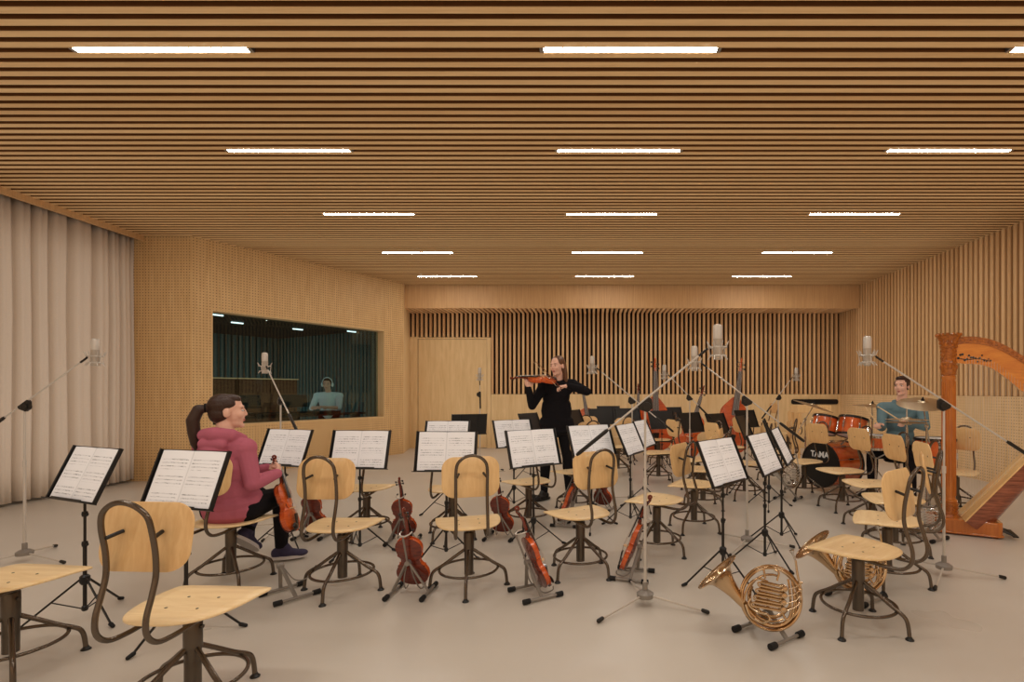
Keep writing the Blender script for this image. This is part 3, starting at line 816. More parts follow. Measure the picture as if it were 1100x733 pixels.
cello=make_string('cello','cello',.755,.44,.115,.285,.20,(m_red,m_org,m_red),pin=.22,arch=.5)
bass=make_string('double_bass','double bass',1.08,.66,.20,.48,.27,(m_bassv,m_bassv,m_bassv),prof=PROFB,pin=.12,arch=.45)
def place_i(proto,lab,grp,foot,az,lean,roll,pin):
    inst(proto,lab,grp,M=frame(foot,az)@M4.Rotation(R(lean),4,'X')@M4.Rotation(R(roll),4,'Y')@M4.Translation((0,0,pin)))
place_i(cello,'cello farthest left, standing right of the violinist with its scroll above the black stands','cellos at the back',(.03,10.05,.0),172,10,8,.22)
place_i(cello,'cello half hidden beside the left double bass, only scroll and neck showing','cellos at the back',(.93,10.5,.0),178,9,-2,.22)
place_i(cello,'cello leaning right behind the black stands between the two double basses','cellos at the back',(1.42,8.35,.0),186,8,-17,.22)
place_i(bass,'double bass at the left, upright behind the black stands','double basses',(1.22,9.95,0),178,6,-1,.12)
place_i(bass,'double bass at the right, leaning right with its scroll high on the slatted wall','double basses',(2.55,9.65,0),184,6,-9,.12)

def make_bow():
    t=thing('violin_bow','x','violin bow')
    b=MB(); b.tube(smooth_path([(0,0,0),(0,-.006,.2),(0,-.009,.4),(0,-.006,.6),(0,0,.70),(0,.008,.735)],4),[.0042]*13+[.003]*8,6) if False else b.tube([(0,0,0),(0,-.006,.2),(0,-.009,.4),(0,-.004,.62),(0,.004,.72),(0,.022,.738)],[.0045,.0042,.0038,.0033,.003,.003],6)
    b.build('stick',m_red,t)
    b=MB(); b.box((0,.014,.055),(.010,.022,.045)); b.build('frog',m_ebo,t)
    b=MB(); b.box2((-.004,.022,.06),(.004,.0235,.735)); b.build('hair',m_maple,t,smooth=False)
    return t

# ------------------------------------------------------------------ French horns on stands
def make_horn(mb=None,mt=None):
    mb=mb or m_brass; mt=mt or m_brass2
    t=thing('french_horn','x','French horn')
    b=MB()
    P=smooth_path([(.12,.0,.03),(.125,.0,-.06),(.07,.0,-.125),(-.01,.0,-.140),(-.085,.002,-.105),(-.135,.004,-.045),(-.185,.006,.015),(-.225,.008,.062),(-.250,.01,.092),(-.266,.011,.110),(-.274,.012,.119)],3)
    rad=[]
    tab=[(0,.008),(.3,.012),(.5,.021),(.62,.035),(.72,.051),(.82,.069),(.90,.089),(.96,.110),(1,.131)]
    for i in range(len(P)): rad.append(interp(tab,i/(len(P)-1)))
    b.tube(P,rad,28,caps=False)
    o=b.build('bell',mb,t,angle=80); sm=o.modifiers.new('thick','SOLIDIFY'); sm.thickness=.0015
    b=MB(); e=P[-1]; dd=(P[-1]-P[-3]).normalized(); T=M4.Translation(e)@dd.to_track_quat('Z','Y').to_matrix().to_4x4()
    b.tube([(T@V((.131*cos(2*pi*k/36),.131*sin(2*pi*k/36),0))) for k in range(36)],.003,6,closed=True); b.build('bell_rim',mt,t)
    b=MB()
    for r,y,z0 in((.155,.0,.0),(.142,.016,.002),(.150,-.016,-.003)):
        b.tube([(r*1.0*cos(2*pi*k/48)+.0,y,r*1.04*sin(2*pi*k/48)+z0) for k in range(48)],.0075,8,closed=True)
    b.build('outer_coil',mb,t)
    b=MB(); b.tube(smooth_path([(.10,-.01,-.09),(.148,-.014,.0),(.150,-.014,.12),(.140,-.012,.185),(.10,-.012,.20)],5) if False else smooth_path([(.06,-.012,-.12),(.13,-.016,-.06),(.150,-.018,.03),(.136,-.018,.12),(.128,-.018,.195)],5),.006,8); b.build('lead_pipe',mt,t)
    b=MB(); b.lathe([(.005,0),(.0055,.03),(.008,.045),(.013,.055),(.013,.06)],14,0,M4.Translation((.128,-.018,.19))@M4.Rotation(R(-18),4,'Y')); b.build('mouthpiece',m_chr,t)
    for i in range(4):
        z=.055-.034*i; x=.062-.004*i
        b=MB(); b.lathe([(.0155,-.032),(.0165,-.030),(.0165,.010),(.0135,.014),(.0135,.018)],18,0,M4.Translation((x,-.030,z))@M4.Rotation(R(90),4,'X')); v=b.build('valve',mt,t)
        b=MB(); b.lathe([(.010,0),(.010,.004),(.004,.006)],14,0,M4.Translation((x,-.048,z))@M4.Rotation(R(90),4,'X')); b.build('valve_cap',mb,v)
        for j,(yy,ln) in enumerate(((-.040,.125),(-.018,.105))):
            b=MB(); x1=x-ln-.008*i; h=.0095
            pts=[(x-.012,yy,z+h),(x1,yy,z+h+.020)]+[(x1-h*sin(pi*q/6),yy,z+.020+h*cos(pi*q/6)) for q in range(1,6)]+[(x1,yy,z-h+.020),(x-.012,yy,z-h)]
            b.tube(pts,.0052,7); b.build('valve_slide',mt if j==0 else mb,t)
        b=MB(); b.tube([(x+.012,-.052,z),(x+.05,-.055,z+.012),(x+.075,-.050,z+.03)],.0025,6); b.ell((x+.08,-.05,z+.034),(.010,.003,.007)); b.build('key_lever',mt,t)
    b=MB(); b.tube(smooth_path([(-.02,-.03,.085),(-.06,-.034,.10),(-.10,-.034,.085),(-.13,-.03,.04),(-.145,-.026,-.02)],4),.006,8); b.tube(smooth_path([(.03,-.02,.09),(.04,-.02,.13),(.02,-.018,.145)],4),.006,8)
    b.tube(smooth_path([(-.03,-.02,.10),(-.035,-.02,.15),(-.01,-.01,.155)],4),.006,8)
    for r,y,a0,a1 in((.118,-.008,70,300),(.104,.010,150,380),(.090,-.010,200,330)):
        b.tube([(r*cos(R(a0+(a1-a0)*q/16)),y,r*sin(R(a0+(a1-a0)*q/16))) for q in range(17)],.0062,8)
    b.tube(smooth_path([(.085,-.022,.10),(.09,-.026,.05),(.092,-.026,-.06),(.07,-.022,-.10),(.045,-.02,-.06)],4),.006,8)
    b.tube(smooth_path([(.105,-.02,.09),(.112,-.024,.0),(.10,-.022,-.085)],4),.006,8)
    b.build('crook',mb,t)
    b=MB(); b.tube(smooth_path([(-.135,-.03,-.03),(-.115,-.034,-.085),(-.06,-.036,-.115),(-.02,-.036,-.10),(-.03,-.034,-.075),(-.08,-.034,-.065),(-.12,-.03,-.03),(-.11,-.03,0)],4),.007,8); b.build('tuning_slide',mt,t)
    return t
def make_hornstand():
    s=thing('instrument_stand','x','instrument stand')
    for sx in(-1,1):
        b=MB(); b.tube([(sx*.115,-.11,.017),(sx*.115,.11,.017)],.0095,10); br=b.build('base_bar',m_gry,s)
        for sy in(-1,1):
            b=MB(); b.tube([(sx*.115,sy*.09,.017),(sx*.115,sy*.135,.017)],[.0165,.0175],12); b.build('rubber_foot',m_rub,br)
        b=MB(); a0=V((sx*.115,0,.02)); ap=V((sx*.008,0,.13)); b.box2((-.012,-.006,0),(.012,.006,(ap-a0).length),0,M4.Translation(a0)@(ap-a0).to_track_quat('Z','Y').to_matrix().to_4x4()); b.build('post',m_gry,s,smooth=False)
    b=MB(); b.tube([(0,0,.12),(.0,0,.20)],.008,8); b.build('peg',m_gry,s)
    return s
horn=make_horn(); hstand=make_hornstand()
def put_horn(lab,labs,x,y,az,face,sc=1,z=.215):
    inst(hstand,labs,'grey stands under the French horns',M=frame((x,y,0),az))
    inst(horn,lab,'French horns on floor stands',M=M4.Translation((x,y-.045,z))@M4.Rotation(R(face),4,'Z')@M4.Rotation(R(-8),4,'X')@M4.Scale(sc,4))
put_horn('brass French horn nearest the camera, its bell pointing left','low grey stand with black rubber feet under the nearest French horn',.94,2.73,56,-5,1.0)
put_horn('brass French horn partly behind the nearest right chair','low grey stand under the French horn behind the nearest right chair',1.66,3.22,56,-5,1.0)
shorn=make_horn(m_chr,m_sil); horn2=shorn
inst(horn2,'silver French horn left of the bass drum, half hidden by a score','silver horns',M=M4.Translation((2.36,6.1,.30))@M4.Rotation(R(25),4,'Z')@M4.Rotation(R(-8),4,'X'))
inst(hstand,'low grey stand under the silver horn left of the bass drum',M=frame((2.36,6.15,0),40))
inst(horn2,'silver French horn standing behind the right-hand chairs, left of the harp base','silver horns',M=M4.Translation((2.94,4.47,.175))@M4.Rotation(R(-30),4,'Z')@M4.Rotation(R(-8),4,'X')@M4.Scale(.66,4))
inst(hstand,'low grey stand under the silver horn left of the harp base',M=frame((2.94,4.51,0),60))

# ------------------------------------------------------------------ concert harp
HP=M4.Translation((3.32,4.76,0))@M4.Rotation(R(-27),4,'Z')
harp=thing('concert_harp','golden brown concert harp with a carved column at the right','harp',M=HP)
b=MB()
b.lathe([(.066,.27),(.070,.275),(.070,.29),(.057,.30),(.055,.31)]+[(.0545,.32),(.052,1.40)]+[(.056,1.41),(.058,1.425),(.052,1.44)],32)
for k in range(16):
    a=2*pi*k/16; b.tube([(.0535*cos(a),.0535*sin(a),.33),(.051*cos(a),.051*sin(a),1.39)],.006,6)
b.build('column',m_harp,harp)
b=MB(); b.lathe([(.052,1.44),(.062,1.45),(.060,1.47),(.066,1.50),(.062,1.54),(.068,1.555),(.062,1.565),(.060,1.58),(.060,1.69),(.070,1.70),(.072,1.715),(.066,1.725),(.074,1.76),(.088,1.785),(.094,1.80),(.094,1.812)],32)
for k in range(14):
    a=2*pi*k/14; b.ell((.092*cos(a),.092*sin(a),1.818),(.016,.016,.018),n=8)
    b.ell((.068*cos(a),.068*sin(a),1.745),(.010,.010,.018),n=8); b.ell((.063*cos(a),.063*sin(a),1.52),(.009,.009,.02),n=8)
    for z in(1.60,1.635,1.67): b.ell((.060*cos(a),.060*sin(a),z),(.007,.007,.011),n=6)
b.lathe([(.05,1.80),(.092,1.816),(.03,1.812)],24)
b.build('capital',m_harpd,harp)
b=MB(); b.lathe([(.108,.0),(.112,.02),(.104,.035),(.11,.06),(.094,.085),(.10,.105),(.086,.13),(.080,.15),(.072,.16),(.072,.265),(.068,.27)],28)
for k in range(10):
    a=2*pi*k/10
    for z in(.18,.215,.25): b.ell((.070*cos(a),.070*sin(a),z),(.009,.009,.012),n=8)
    b.ell((.095*cos(a),.095*sin(a),.10),(.016,.016,.022),n=8); b.ell((.105*cos(a),.105*sin(a),.045),(.014,.014,.02),n=8)
b.build('column_foot',m_harpd,harp)
b=MB(); b.prism(rrect(.50,.30,.05),.018,.14,0,M4.Translation((.13,0,0))); b.prism(rrect(.52,.32,.05),.012,.03,0,M4.Translation((.13,0,0)))
b.box((-.14,0,.075),(.09,.20,.13))
b.build('pedal_box',m_harp,harp,bevel=.01)
for x,y in((-.1,-.11),(-.1,.11),(.33,-.11),(.33,.11)):
    b=MB(); b.lathe([(.018,0),(.022,.01),(.016,.02)],12,0,M4.Translation((x,y,0))); b.build('foot',m_harpd,harp)
for i in range(7):
    yy=-.11+.036*i
    b=MB(); b.tube([(.35,yy,.075),(.40,yy*1.05,.055),(.455,yy*1.1,.035)],.006,6); b.box((.465,yy*1.1,.032),(.04,.022,.012)); b.build('pedal',m_blk,harp)
# neck
top=[(.04,1.77),(.12,1.785),(.22,1.775),(.32,1.745),(.43,1.68),(.53,1.60),(.64,1.515),(.75,1.46),(.85,1.445),(.95,1.45),(1.0,1.42)]
bot=[(.04,1.56),(.12,1.548),(.22,1.54),(.32,1.50),(.43,1.405),(.53,1.30),(.64,1.22),(.75,1.185),(.85,1.19),(.95,1.22),(1.0,1.26)]
T2=smooth_path([(x,0,z) for x,z in top],3); B2=smooth_path([(x,0,z) for x,z in bot],3)
b=MB(); b.loft([[(t.x,-.022,t.z),(t.x,.022,t.z),(q.x,.022,q.z),(q.x,-.022,q.z)] for t,q in zip(T2,B2)]); b.build('neck',m_harpn,harp)
b=MB()
b.loft([[(t.x,-.030,t.z+.012),(t.x,.030,t.z+.012),(t.x,.030,t.z-.050),(t.x,-.030,t.z-.050)] for t in T2])
for i,t in enumerate(T2):
    for s in(-1,1): b.ell((t.x,s*.031,t.z-.02),(.010,.004,.010),n=8)
b.build('carved_rail',m_harpd,harp)
b=MB(); random.seed(5)
for i in range(16):
    x=.07+.016*i; b.ell((x,-.0235,1.60+.018*sin(i*1.3)+ .015*(i%3)-.01*i/4),(.011-.0003*i,.0015,.012-.0004*i),n=8)
b.tube(smooth_path([(.06,-.0235,1.60),(.14,-.0235,1.585),(.22,-.0235,1.59),(.31,-.0235,1.565)],4),.003,5)
b.build('leaf_inlay',m_ebo,harp)
# soundbox
s0=V((.10,0,.135)); s1=V((1.0,0,1.27)); dv=(s1-s0); nrm=V((dv.z,0,-dv.x)).normalized()
rings=[]
for k in range(11):
    q=k/10; c=s0+dv*q; w=.19*(1-q)+.06*q; dp=.21*(1-q)+.09*q
    if k==0: dp*=.8
    rg=[]
    for i in range(13):
        a=pi*i/12; rg.append(c+V((0,w*cos(a),0))+nrm*dp*sin(a)**.8)
    rings.append(rg)
b=MB(); b.loft(rings); b.build('soundbox',m_harpb,harp)
b=MB(); b.loft([[s0+dv*q+V((0,sg*w,0))-nrm*h for sg,h in((-1,0),(1,0),(1,.012),(-1,.012))] for q,w in((0,.195),(1,.065))])
b.build('soundboard',m_spruce,harp,smooth=False)
b=MB(); b.loft([[s0+dv*q+V((0,sg*.02,0))-nrm*h for sg,h in((-1,.012),(1,.012),(1,.02),(-1,.02))] for q in(0,1)]); b.build('string_rib',m_maple,harp,smooth=False)
for i in range(40):
    x=.13+.0205*i; q=(x-s0.x)/dv.x; zb=s0.z+dv.z*q+.02
    zt=None
    for u,v in zip(B2,B2[1:]):
        if u.x<=x<=v.x: zt=u.z+(v.z-u.z)*(x-u.x)/(v.x-u.x)
    if zt and zt+.04>zb:
        b=MB(); b.tube([(x,-.024,zb),(x,-.024,zt+.07)],.0011 if i<12 else .0008,5); b.build('string',m_str,harp)
# ------------------------------------------------------------------ drum kit
GD='drum kit'
def shell(b,r,d,n=36,mat=0): b.lathe([(r,-d/2),(r,d/2)],n,mat,None)
def drum(name,label,r,d,M,lugs=8,front=None,back=None,legs=None):
    t=thing(name,label,'drum',M=M,group=GD)
    b=MB(); b.lathe([(r-.012,-d/2),(r,-d/2),(r,d/2),(r-.012,d/2)],40,caps=False); o=b.build('shell',m_drum,t)
    for s,mt,nm in((1,front or m_wht,'drum_head'),(-1,back or m_wht,'drum_head')):
        b=MB(); b.lathe([(.001,s*(d/2+.006)),(r-.004,s*(d/2+.006))] if s<0 else [(r-.004,d/2+.006),(.001,d/2+.0065)],40,caps=False); b.build(nm,mt,t)
        b=MB(); z=s*(d/2); b.lathe([(r+.001,z-.016),(r+.009,z-.016),(r+.010,z+.012),(r-.004,z+.013)],40,caps=False); b.build('hoop',m_chr if name=='snare_drum' else m_blkm,t)
    for k in range(lugs):
        a=2*pi*(k+.5)/lugs
        b=MB(); b.box((r+.011,0,0),(.022,.020,min(.08,d*.45)),0,M4.Rotation(a,4,'Z')); b.tube([M4.Rotation(a,4,'Z')@V((r+.016,0,-d/2-.01)),M4.Rotation(a,4,'Z')@V((r+.016,0,d/2+.01))],.0035,6); b.build('lug',m_chr,t,bevel=.004)
    return t
def axisM(loc,az,up=0):
    """local +Z along compass azimuth az, raised up degrees; local +Y stays up"""
    f=V((sin(R(az))*cos(R(up)),cos(R(az))*cos(R(up)),sin(R(up))))
    s=V((0,0,1)).cross(f).normalized(); u=f.cross(s)
    m=M4((( s.x,u.x,f.x,loc[0]),(s.y,u.y,f.y,loc[1]),(s.z,u.z,f.z,loc[2]),(0,0,0,1)))
    return m
BDM=axisM((3.15,6.70,.345),-114)
bd=drum('bass_drum','large orange bass drum with a black lettered front head',.285,.44,BDM,10,m_skinh,m_wht)
cu=bpy.data.curves.new('lettering','FONT'); cu.body='TAMA'; cu.size=.105; cu.extrude=.0008; cu.align_x='CENTER'; cu.offset=.003
to=bpy.data.objects.new('lettering',cu); COL.objects.link(to)
dg=bpy.context.evaluated_depsgraph_get(); me=bpy.data.meshes.new_from_object(to.evaluated_get(dg)); bpy.data.objects.remove(to)
me.materials.clear(); me.materials.append(m_wht)
to=bpy.data.objects.new('lettering',me); COL.objects.link(to); to.parent=bd; to.matrix_local=M4.Translation((0,.10,.228))
for s in(-1,1):
    b=MB(); b.tube([(s*.27,-.06,.10),(s*.36,-.33,.20)],.009,8); b.build('spur',m_chr,bd)
UP=lambda x,y,z,tx=0,ty=0: M4.Translation((x,y,z))@M4.Rotation(R(tx),4,'X')@M4.Rotation(R(ty),4,'Y')
def arm(par,a,b_,r=.011,nm='mount'):
    bb=MB(); bb.tube([a,b_],r,8); bb.build(nm,m_chr,par)
t1=drum('tom_drum','small orange tom drum, left one of two above the bass drum',.145,.20,UP(3.02,6.64,.86,-9,14),6)
arm(t1,(0,0,-.1),(.06,.08,-.26))
t2=drum('tom_drum','small orange tom drum, right one of two above the bass drum',.165,.22,UP(3.30,6.48,.84,-9,14),6)
arm(t2,(0,0,-.1),(-.06,.10,-.24))
def legs3(par,r0,z0,r1,n=3,spin=0,z1=0,mt=None,nm='leg'):
    for k in range(n):
        a=R(spin+360*k/n); bb=MB(); bb.tube([(r0*cos(a),r0*sin(a),z0),(r1*cos(a),r1*sin(a),z1+.012)],.008,8); lg=bb.build(nm,mt or m_chr,par)
        bb=MB(); bb.cap((r1*cos(a)*.96,r1*sin(a)*.96,z1+.02),.012,(r1*cos(a),r1*sin(a),z1+.012),.012); bb.build('rubber_foot',m_rub,lg)
sn=drum('snare_drum','orange snare drum before the drummer, behind the right-hand chairs',.178,.14,UP(3.34,6.02,.70),10)
ss=thing('snare_stand','chrome stand carrying the snare drum','drum stand',(3.34,6.02,0),0,GD)
b=MB(); b.tube([(0,0,.06),(0,0,.52)],.012,10); b.build('pole',m_chr,ss); legs3(ss,.01,.26,.25,3,20)
for k in range(3):
    a=R(80+120*k); b=MB(); b.tube([(0,0,.50),(.17*cos(a),.17*sin(a),.605),(.19*cos(a),.19*sin(a),.62)],.008,8); b.build('arm',m_chr,ss)
ft=drum('floor_tom','orange floor tom drum right of the drummer, beside the harp column',.20,.38,UP(3.93,5.86,.56),8)
for k in range(3):
    a=R(40+120*k); b=MB(); b.tube([(.222*cos(a),.222*sin(a),.12),(.222*cos(a),.222*sin(a),-.545)],.008,8); b.build('leg',m_chr,ft)
def cymbal(label,p,r,tx,ty,cat='cymbal'):
    t=thing('cymbal',label,cat,M=UP(*p,tx,ty),group=GD)
    b=MB(); b.lathe([(.008,.028),(.035,.022),(.045,.012),(r*.6,.004),(r,-.012),(r,-.0135),(r*.6,.0022),(.045,.010),(.035,.020),(.008,.026)],48,caps=False); b.build('plate',m_cym,t)
    b=MB(); b.lathe([(.016,.028),(.018,.036),(.008,.045),(.007,.062),(.001,.063)],12); b.build('felt_nut',m_rub,t)
    return t
def cstand(label,base,top,spin=0,boomfrom=None):
    t=thing('cymbal_stand',label,'cymbal stand',(base[0],base[1],0),0,GD)
    tl=V(top)-V((base[0],base[1],0))
    bf=V(boomfrom)-V((base[0],base[1],0)) if boomfrom else tl
    b=MB(); b.tube([(0,0,.05),(0,0,.62)],.013,10); b.tube([(0,0,.60),(0,0,bf.z)],.0095,10); b.lathe([(.017,.58),(.017,.63)],12); b.build('pole',m_chr,t)
    legs3(t,.015,.34,.30,3,spin)
    if boomfrom:
        d=(tl-bf).normalized(); b=MB(); b.tube([bf-d*.22,tl],.0075,8); b.build('boom',m_chr,t)
        b=MB(); b.ell(bf,.022); b.build('tilter',m_chr,t)
    return t
p=at(937,436,6.55); cymbal('small flat crash cymbal left of the drummer',tuple(p),.235,3,4); cstand('chrome stand of the small flat cymbal left of the drummer',(p.x,p.y),tuple(p),10,(p.x+.0,p.y,p.z-.16))
p=at(991,433,5.3); cymbal('large tilted ride cymbal before the shoulder of the drummer, beside the harp',tuple(p),.235,15,-6); cstand('chrome stand of the large tilted cymbal beside the harp',(p.x+.12,p.y+.12),tuple(p),50,(p.x+.12,p.y+.12,p.z-.25))
p=at(874,436,7.45); cymbal('thin crash cymbal tilted down to the right, over the percussion table',tuple(p),.29,8,17); cstand('chrome stand of the thin tilted cymbal at the left of the drum kit',(p.x-.12,p.y),tuple(p),30,(p.x-.12,p.y,p.z-.2))
p=at(974,452.5,5.2)
hh=thing('hi_hat','pair of hi-hat cymbals on a chrome stand in front of the drummer','hi-hat',(p.x,p.y,0),0,GD)
b=MB(); b.tube([(0,0,.03),(0,0,p.z+.12)],.007,8); b.tube([(0,0,.05),(0,0,p.z-.06)],.012,10); b.build('pole',m_chr,hh); legs3(hh,.015,.3,.27,3,0)
for s,n_ in((1,'top_cymbal'),(-1,'bottom_cymbal')):
    b=MB(); b.lathe([(.008,.030*s),(.04,.022*s),(.05,.012*s),(.19,.002*s),(.19,.0035*s),(.05,.0135*s),(.04,.0235*s)],44,caps=False,M=M4.Translation((0,0,p.z+.012*s))); b.build(n_,m_cym,hh)
b=MB(); b.box((-.05,-.12,.03),(.09,.26,.012),0,M4.Rotation(R(8),4,'X')); b.build('pedal',m_chr,hh)
th=thing('drum_throne','round black stool under the drummer','stool',(3.78,6.30,0),0,GD)
b=MB(); b.lathe([(.02,.42),(.15,.425),(.165,.44),(.165,.48),(.15,.495),(.02,.497)],28); b.build('seat',m_rub,th)
b=MB(); b.tube([(0,0,.1),(0,0,.42)],.014,10); b.build('pole',m_chr,th); legs3(th,.015,.28,.26,3,15)

# percussion table by the back wall
pt=thing('percussion_table','tall wooden percussion table with a shelf, before the back wall','table',(4.02,9.4,0),0)
b=MB(); b.box((0,0,.97),(.62,.34,.14)); b.build('tabletop',m_back,pt,bevel=.01)
b=MB(); b.box((0,0,.66),(.56,.32,.02)); b.build('shelf',m_seat,pt)
for sx in(-1,1):
    for sy in(-1,1):
        b=MB(); b.box((sx*.27,sy*.14,.45),(.035,.035,.90)); b.build('leg',m_back,pt)
# ------------------------------------------------------------------ people
m_skin=plain('skin',(222,172,146),.5,bscale=30,var=.05)
m_lip=plain('lips',(176,92,84),.45)
m_eyew=plain('eye white',(206,196,188),.4)
m_iris=plain('iris',(52,38,30),.25)
m_hairb=plain('dark brown hair',(58,36,26),.42,bump=.4,bscale=140,var=.3)
m_hairl=plain('mid brown hair',(104,68,44),.42,bump=.4,bscale=140,var=.3)
m_hood=plain('dusty pink fleece',(180,98,112),.9,spec=.15,bump=.5,bscale=14,var=.12)
m_blkc=plain('black cloth',(26,24,26),.9,spec=.15,bump=.4,bscale=16,var=.2)
m_navy=plain('navy sneaker',(48,42,66),.7)
m_sole=plain('pale shoe sole',(196,186,178),.7)
m_boot=plain('black leather boot',(26,23,23),.4)
m_shirt=plain('petrol denim shirt',(98,124,128),.85,bump=.45,bscale=16,var=.15)
m_grey=plain('grey trousers',(70,66,64),.9)
m_aqua=plain('pale aqua shirt',(206,220,220),.85,bump=.3,bscale=16,var=.1)
m_hp=plain('white headphone plastic',(214,232,232),.4)

def sculpt(name,prims,mat,parent,vox=.005,smooth=4,clampz=None):
    b=MB()
    for p in prims:
        if p[0]=='c': b.cap(*p[1:])
        else: b.ell(p[1],p[2],0,None,16,p[3] if len(p)>3 else None)
    o=b.build('tmp',mat)
    rm=o.modifiers.new('r','REMESH'); rm.mode='VOXEL'; rm.voxel_size=vox
    sm=o.modifiers.new('s','SMOOTH'); sm.factor=.5; sm.iterations=smooth
    dg=bpy.context.evaluated_depsgraph_get()
    me=bpy.data.meshes.new_from_object(o.evaluated_get(dg)); bpy.data.objects.remove(o)
    me.name=name
    if not me.materials: me.materials.append(mat)
    me.polygons.foreach_set('use_smooth',[True]*len(me.polygons))
    if clampz is not None:
        for v in me.vertices:
            if v.co.z<clampz: v.co.z=clampz
    o=bpy.data.objects.new(name,me); COL.objects.link(o)
    if parent:
        o.parent=parent; o.matrix_parent_inverse=parent.matrix_basis.inverted()
    return o
def rot3(f,up=(0,0,1)):
    """columns: right, forward, up"""
    f=V(f).normalized(); r=f.cross(V(up)).normalized(); u=r.cross(f)
    return M4(((r.x,f.x,u.x,0),(r.y,f.y,u.y,0),(r.z,f.z,u.z,0),(0,0,0,1)))
def grow(pr,d):
    o=[]
    for p in pr:
        if p[0]=='c': o.append(('c',p[1],p[2]+d,p[3],p[4]+d))
        else:
            q=p[2] if isinstance(p[2],(tuple,list)) else (p[2],)*3
            o.append(('e',p[1],tuple(x+d for x in q))+tuple(p[3:]))
    return o
def head_prims(C,f,up=(0,0,1),s=1):
    Rm=rot3(f,up); C=V(C)
    def w(x,y,z): return C+(Rm@V((x*s,y*s,z*s)))
    def e(c,r): return ('e',w(*c),tuple(q*s for q in r),Rm)
    def c(a,ra,b,rb): return ('c',w(*a),ra*s,w(*b),rb*s)
    P=[e((0,-.014,.036),(.073,.092,.083)),e((0,.022,-.015),(.060,.070,.088)),e((0,.022,-.074),(.049,.054,.040)),e((0,.068,-.096),(.021,.019,.018)),
       c((0,.083,.018),.0080,(0,.0965,-.020),.0100),e((.0085,.091,-.025),(.0075,.008,.0065)),e((-.0085,.091,-.025),(.0075,.008,.0065)),
       c((-.036,.074,.030),.0125,(.036,.074,.030),.0125),e((.036,.060,-.022),(.024,.026,.026)),e((-.036,.060,-.022),(.024,.026,.026)),
       e((0,.079,-.053),(.020,.010,.006)),e((0,.078,-.063),(.017,.010,.0065)),
       e((.074,-.010,-.008),(.010,.021,.031)),e((-.074,-.010,-.008),(.010,.021,.031))]
    return P,w,Rm
def face_parts(par,w,Rm,s,browmat,lipmat=None):
    for sx in(-1,1):
        b=MB(); b.ell(w(sx*.030,.0765,.007),(.0125*s,.0110*s,.0068*s),0,None,14,Rm); e=b.build('eye',m_eyew,par); fixp(e,par)
        b=MB(); b.ell(w(sx*.030,.0845,.007),(.0062*s,.0042*s,.0060*s),0,None,12,Rm); i=b.build('iris',m_iris,e); 
        b=MB(); b.cap(w(sx*.014,.088,.026),.003*s,w(sx*.034,.085,.031),.0034*s); b.cap(w(sx*.034,.085,.031),.0034*s,w(sx*.050,.073,.025),.002*s); fixp(b.build('eyebrow',browmat,par),par)
    b=MB(); b.ell(w(0,.0805,-.0535),(.0195*s,.0108*s,.0050*s),0,None,14,Rm); b.ell(w(0,.0795,-.0625),(.0165*s,.0108*s,.0055*s),0,None,14,Rm)
    fixp(b.build('lips',lipmat or m_lip,par),par)
def fixp(o,par):
    o.matrix_parent_inverse=par.matrix_basis.inverted(); return o
def hand_prims(W,d,n,thumb,curl=(25,30,25),s=1,spread=.0):
    W=V(W); d=V(d).normalized(); n=V(n); n=(n-d*n.dot(d)).normalized(); t=V(thumb); t=(t-d*t.dot(d)-n*t.dot(n)).normalized()
    Rm=M4(((t.x,d.x,n.x,0),(t.y,d.y,n.y,0),(t.z,d.z,n.z,0),(0,0,0,1)))
    P=[('e',W+d*.048*s,(.039*s,.050*s,.0145*s),Rm),('c',W-d*.01*s,.024*s,W+d*.03*s,.022*s),('e',W+d*.035*s+t*.022*s+n*.006*s,(.018*s,.03*s,.015*s),Rm)]
    for i,(L) in enumerate((.072,.080,.075,.058)):
        a=W+d*(.088-.004*abs(i-1))*s+t*(.029-.0195*i)*s; ang=0; r=.0088*s
        dd=(d+t*spread*(1.5-i)).normalized()
        for k,(fr,cu) in enumerate(zip((.45,.31,.24),curl)):
            ang+=R(cu+4*i); v=dd*cos(ang)+n*sin(ang); b_=a+v*L*fr*s; P.append(('c',a,r*(1-.08*k),b_,r*(.92-.08*k))); a=b_
    a=W+d*.022*s+t*.030*s; v=(d*.55+t*.65+n*.45).normalized(); b_=a+v*.042*s; P.append(('c',a,.0125*s,b_,.0105*s))
    v=(d*.85+t*.1+n*.5).normalized(); P.append(('c',b_,.0105*s,b_+v*.034*s,.0085*s))
    return P
def torso_prims(J,k=1):
    f=V(J['f']).normalized(); Rm=rot3(f)
    pe,ch,nk=V(J['pelvis']),V(J['chest']),V(J['neck'])
    P=[('e',pe,(.160*k,.110*k,.115),Rm),('e',pe.lerp(ch,.5),(.132*k,.092*k,.14),Rm),('e',ch,(.158*k,.108*k,.165),Rm),('e',ch.lerp(nk,.55),(.145*k,.085*k,.08),Rm)]
    for s in('l','r'):
        sh=V(J['sh_'+s]); P.append(('c',ch.lerp(nk,.65),.065*k,sh,.054*k)); P.append(('c',ch,.09*k,sh,.052*k))
    return P
def arm_prims(J,s,k=1):
    sh,el,wr=V(J['sh_'+s]),V(J['el_'+s]),V(J['wr_'+s])
    return [('c',sh,.050*k,sh.lerp(el,.4),.046*k),('c',sh.lerp(el,.4),.046*k,el,.036*k),('c',el,.037*k,el.lerp(wr,.3),.037*k),('c',el.lerp(wr,.3),.037*k,wr,.024*k)]
def leg_prims(J,s,k=1):
    h,kn,an=V(J['hip_'+s]),V(J['kn_'+s]),V(J['an_'+s])
    return [('c',h,.088*k,h.lerp(kn,.5),.072*k),('c',h.lerp(kn,.5),.072*k,kn,.052*k),('c',kn,.052*k,kn.lerp(an,.3),.054*k),('c',kn.lerp(an,.3),.054*k,an,.034*k)]
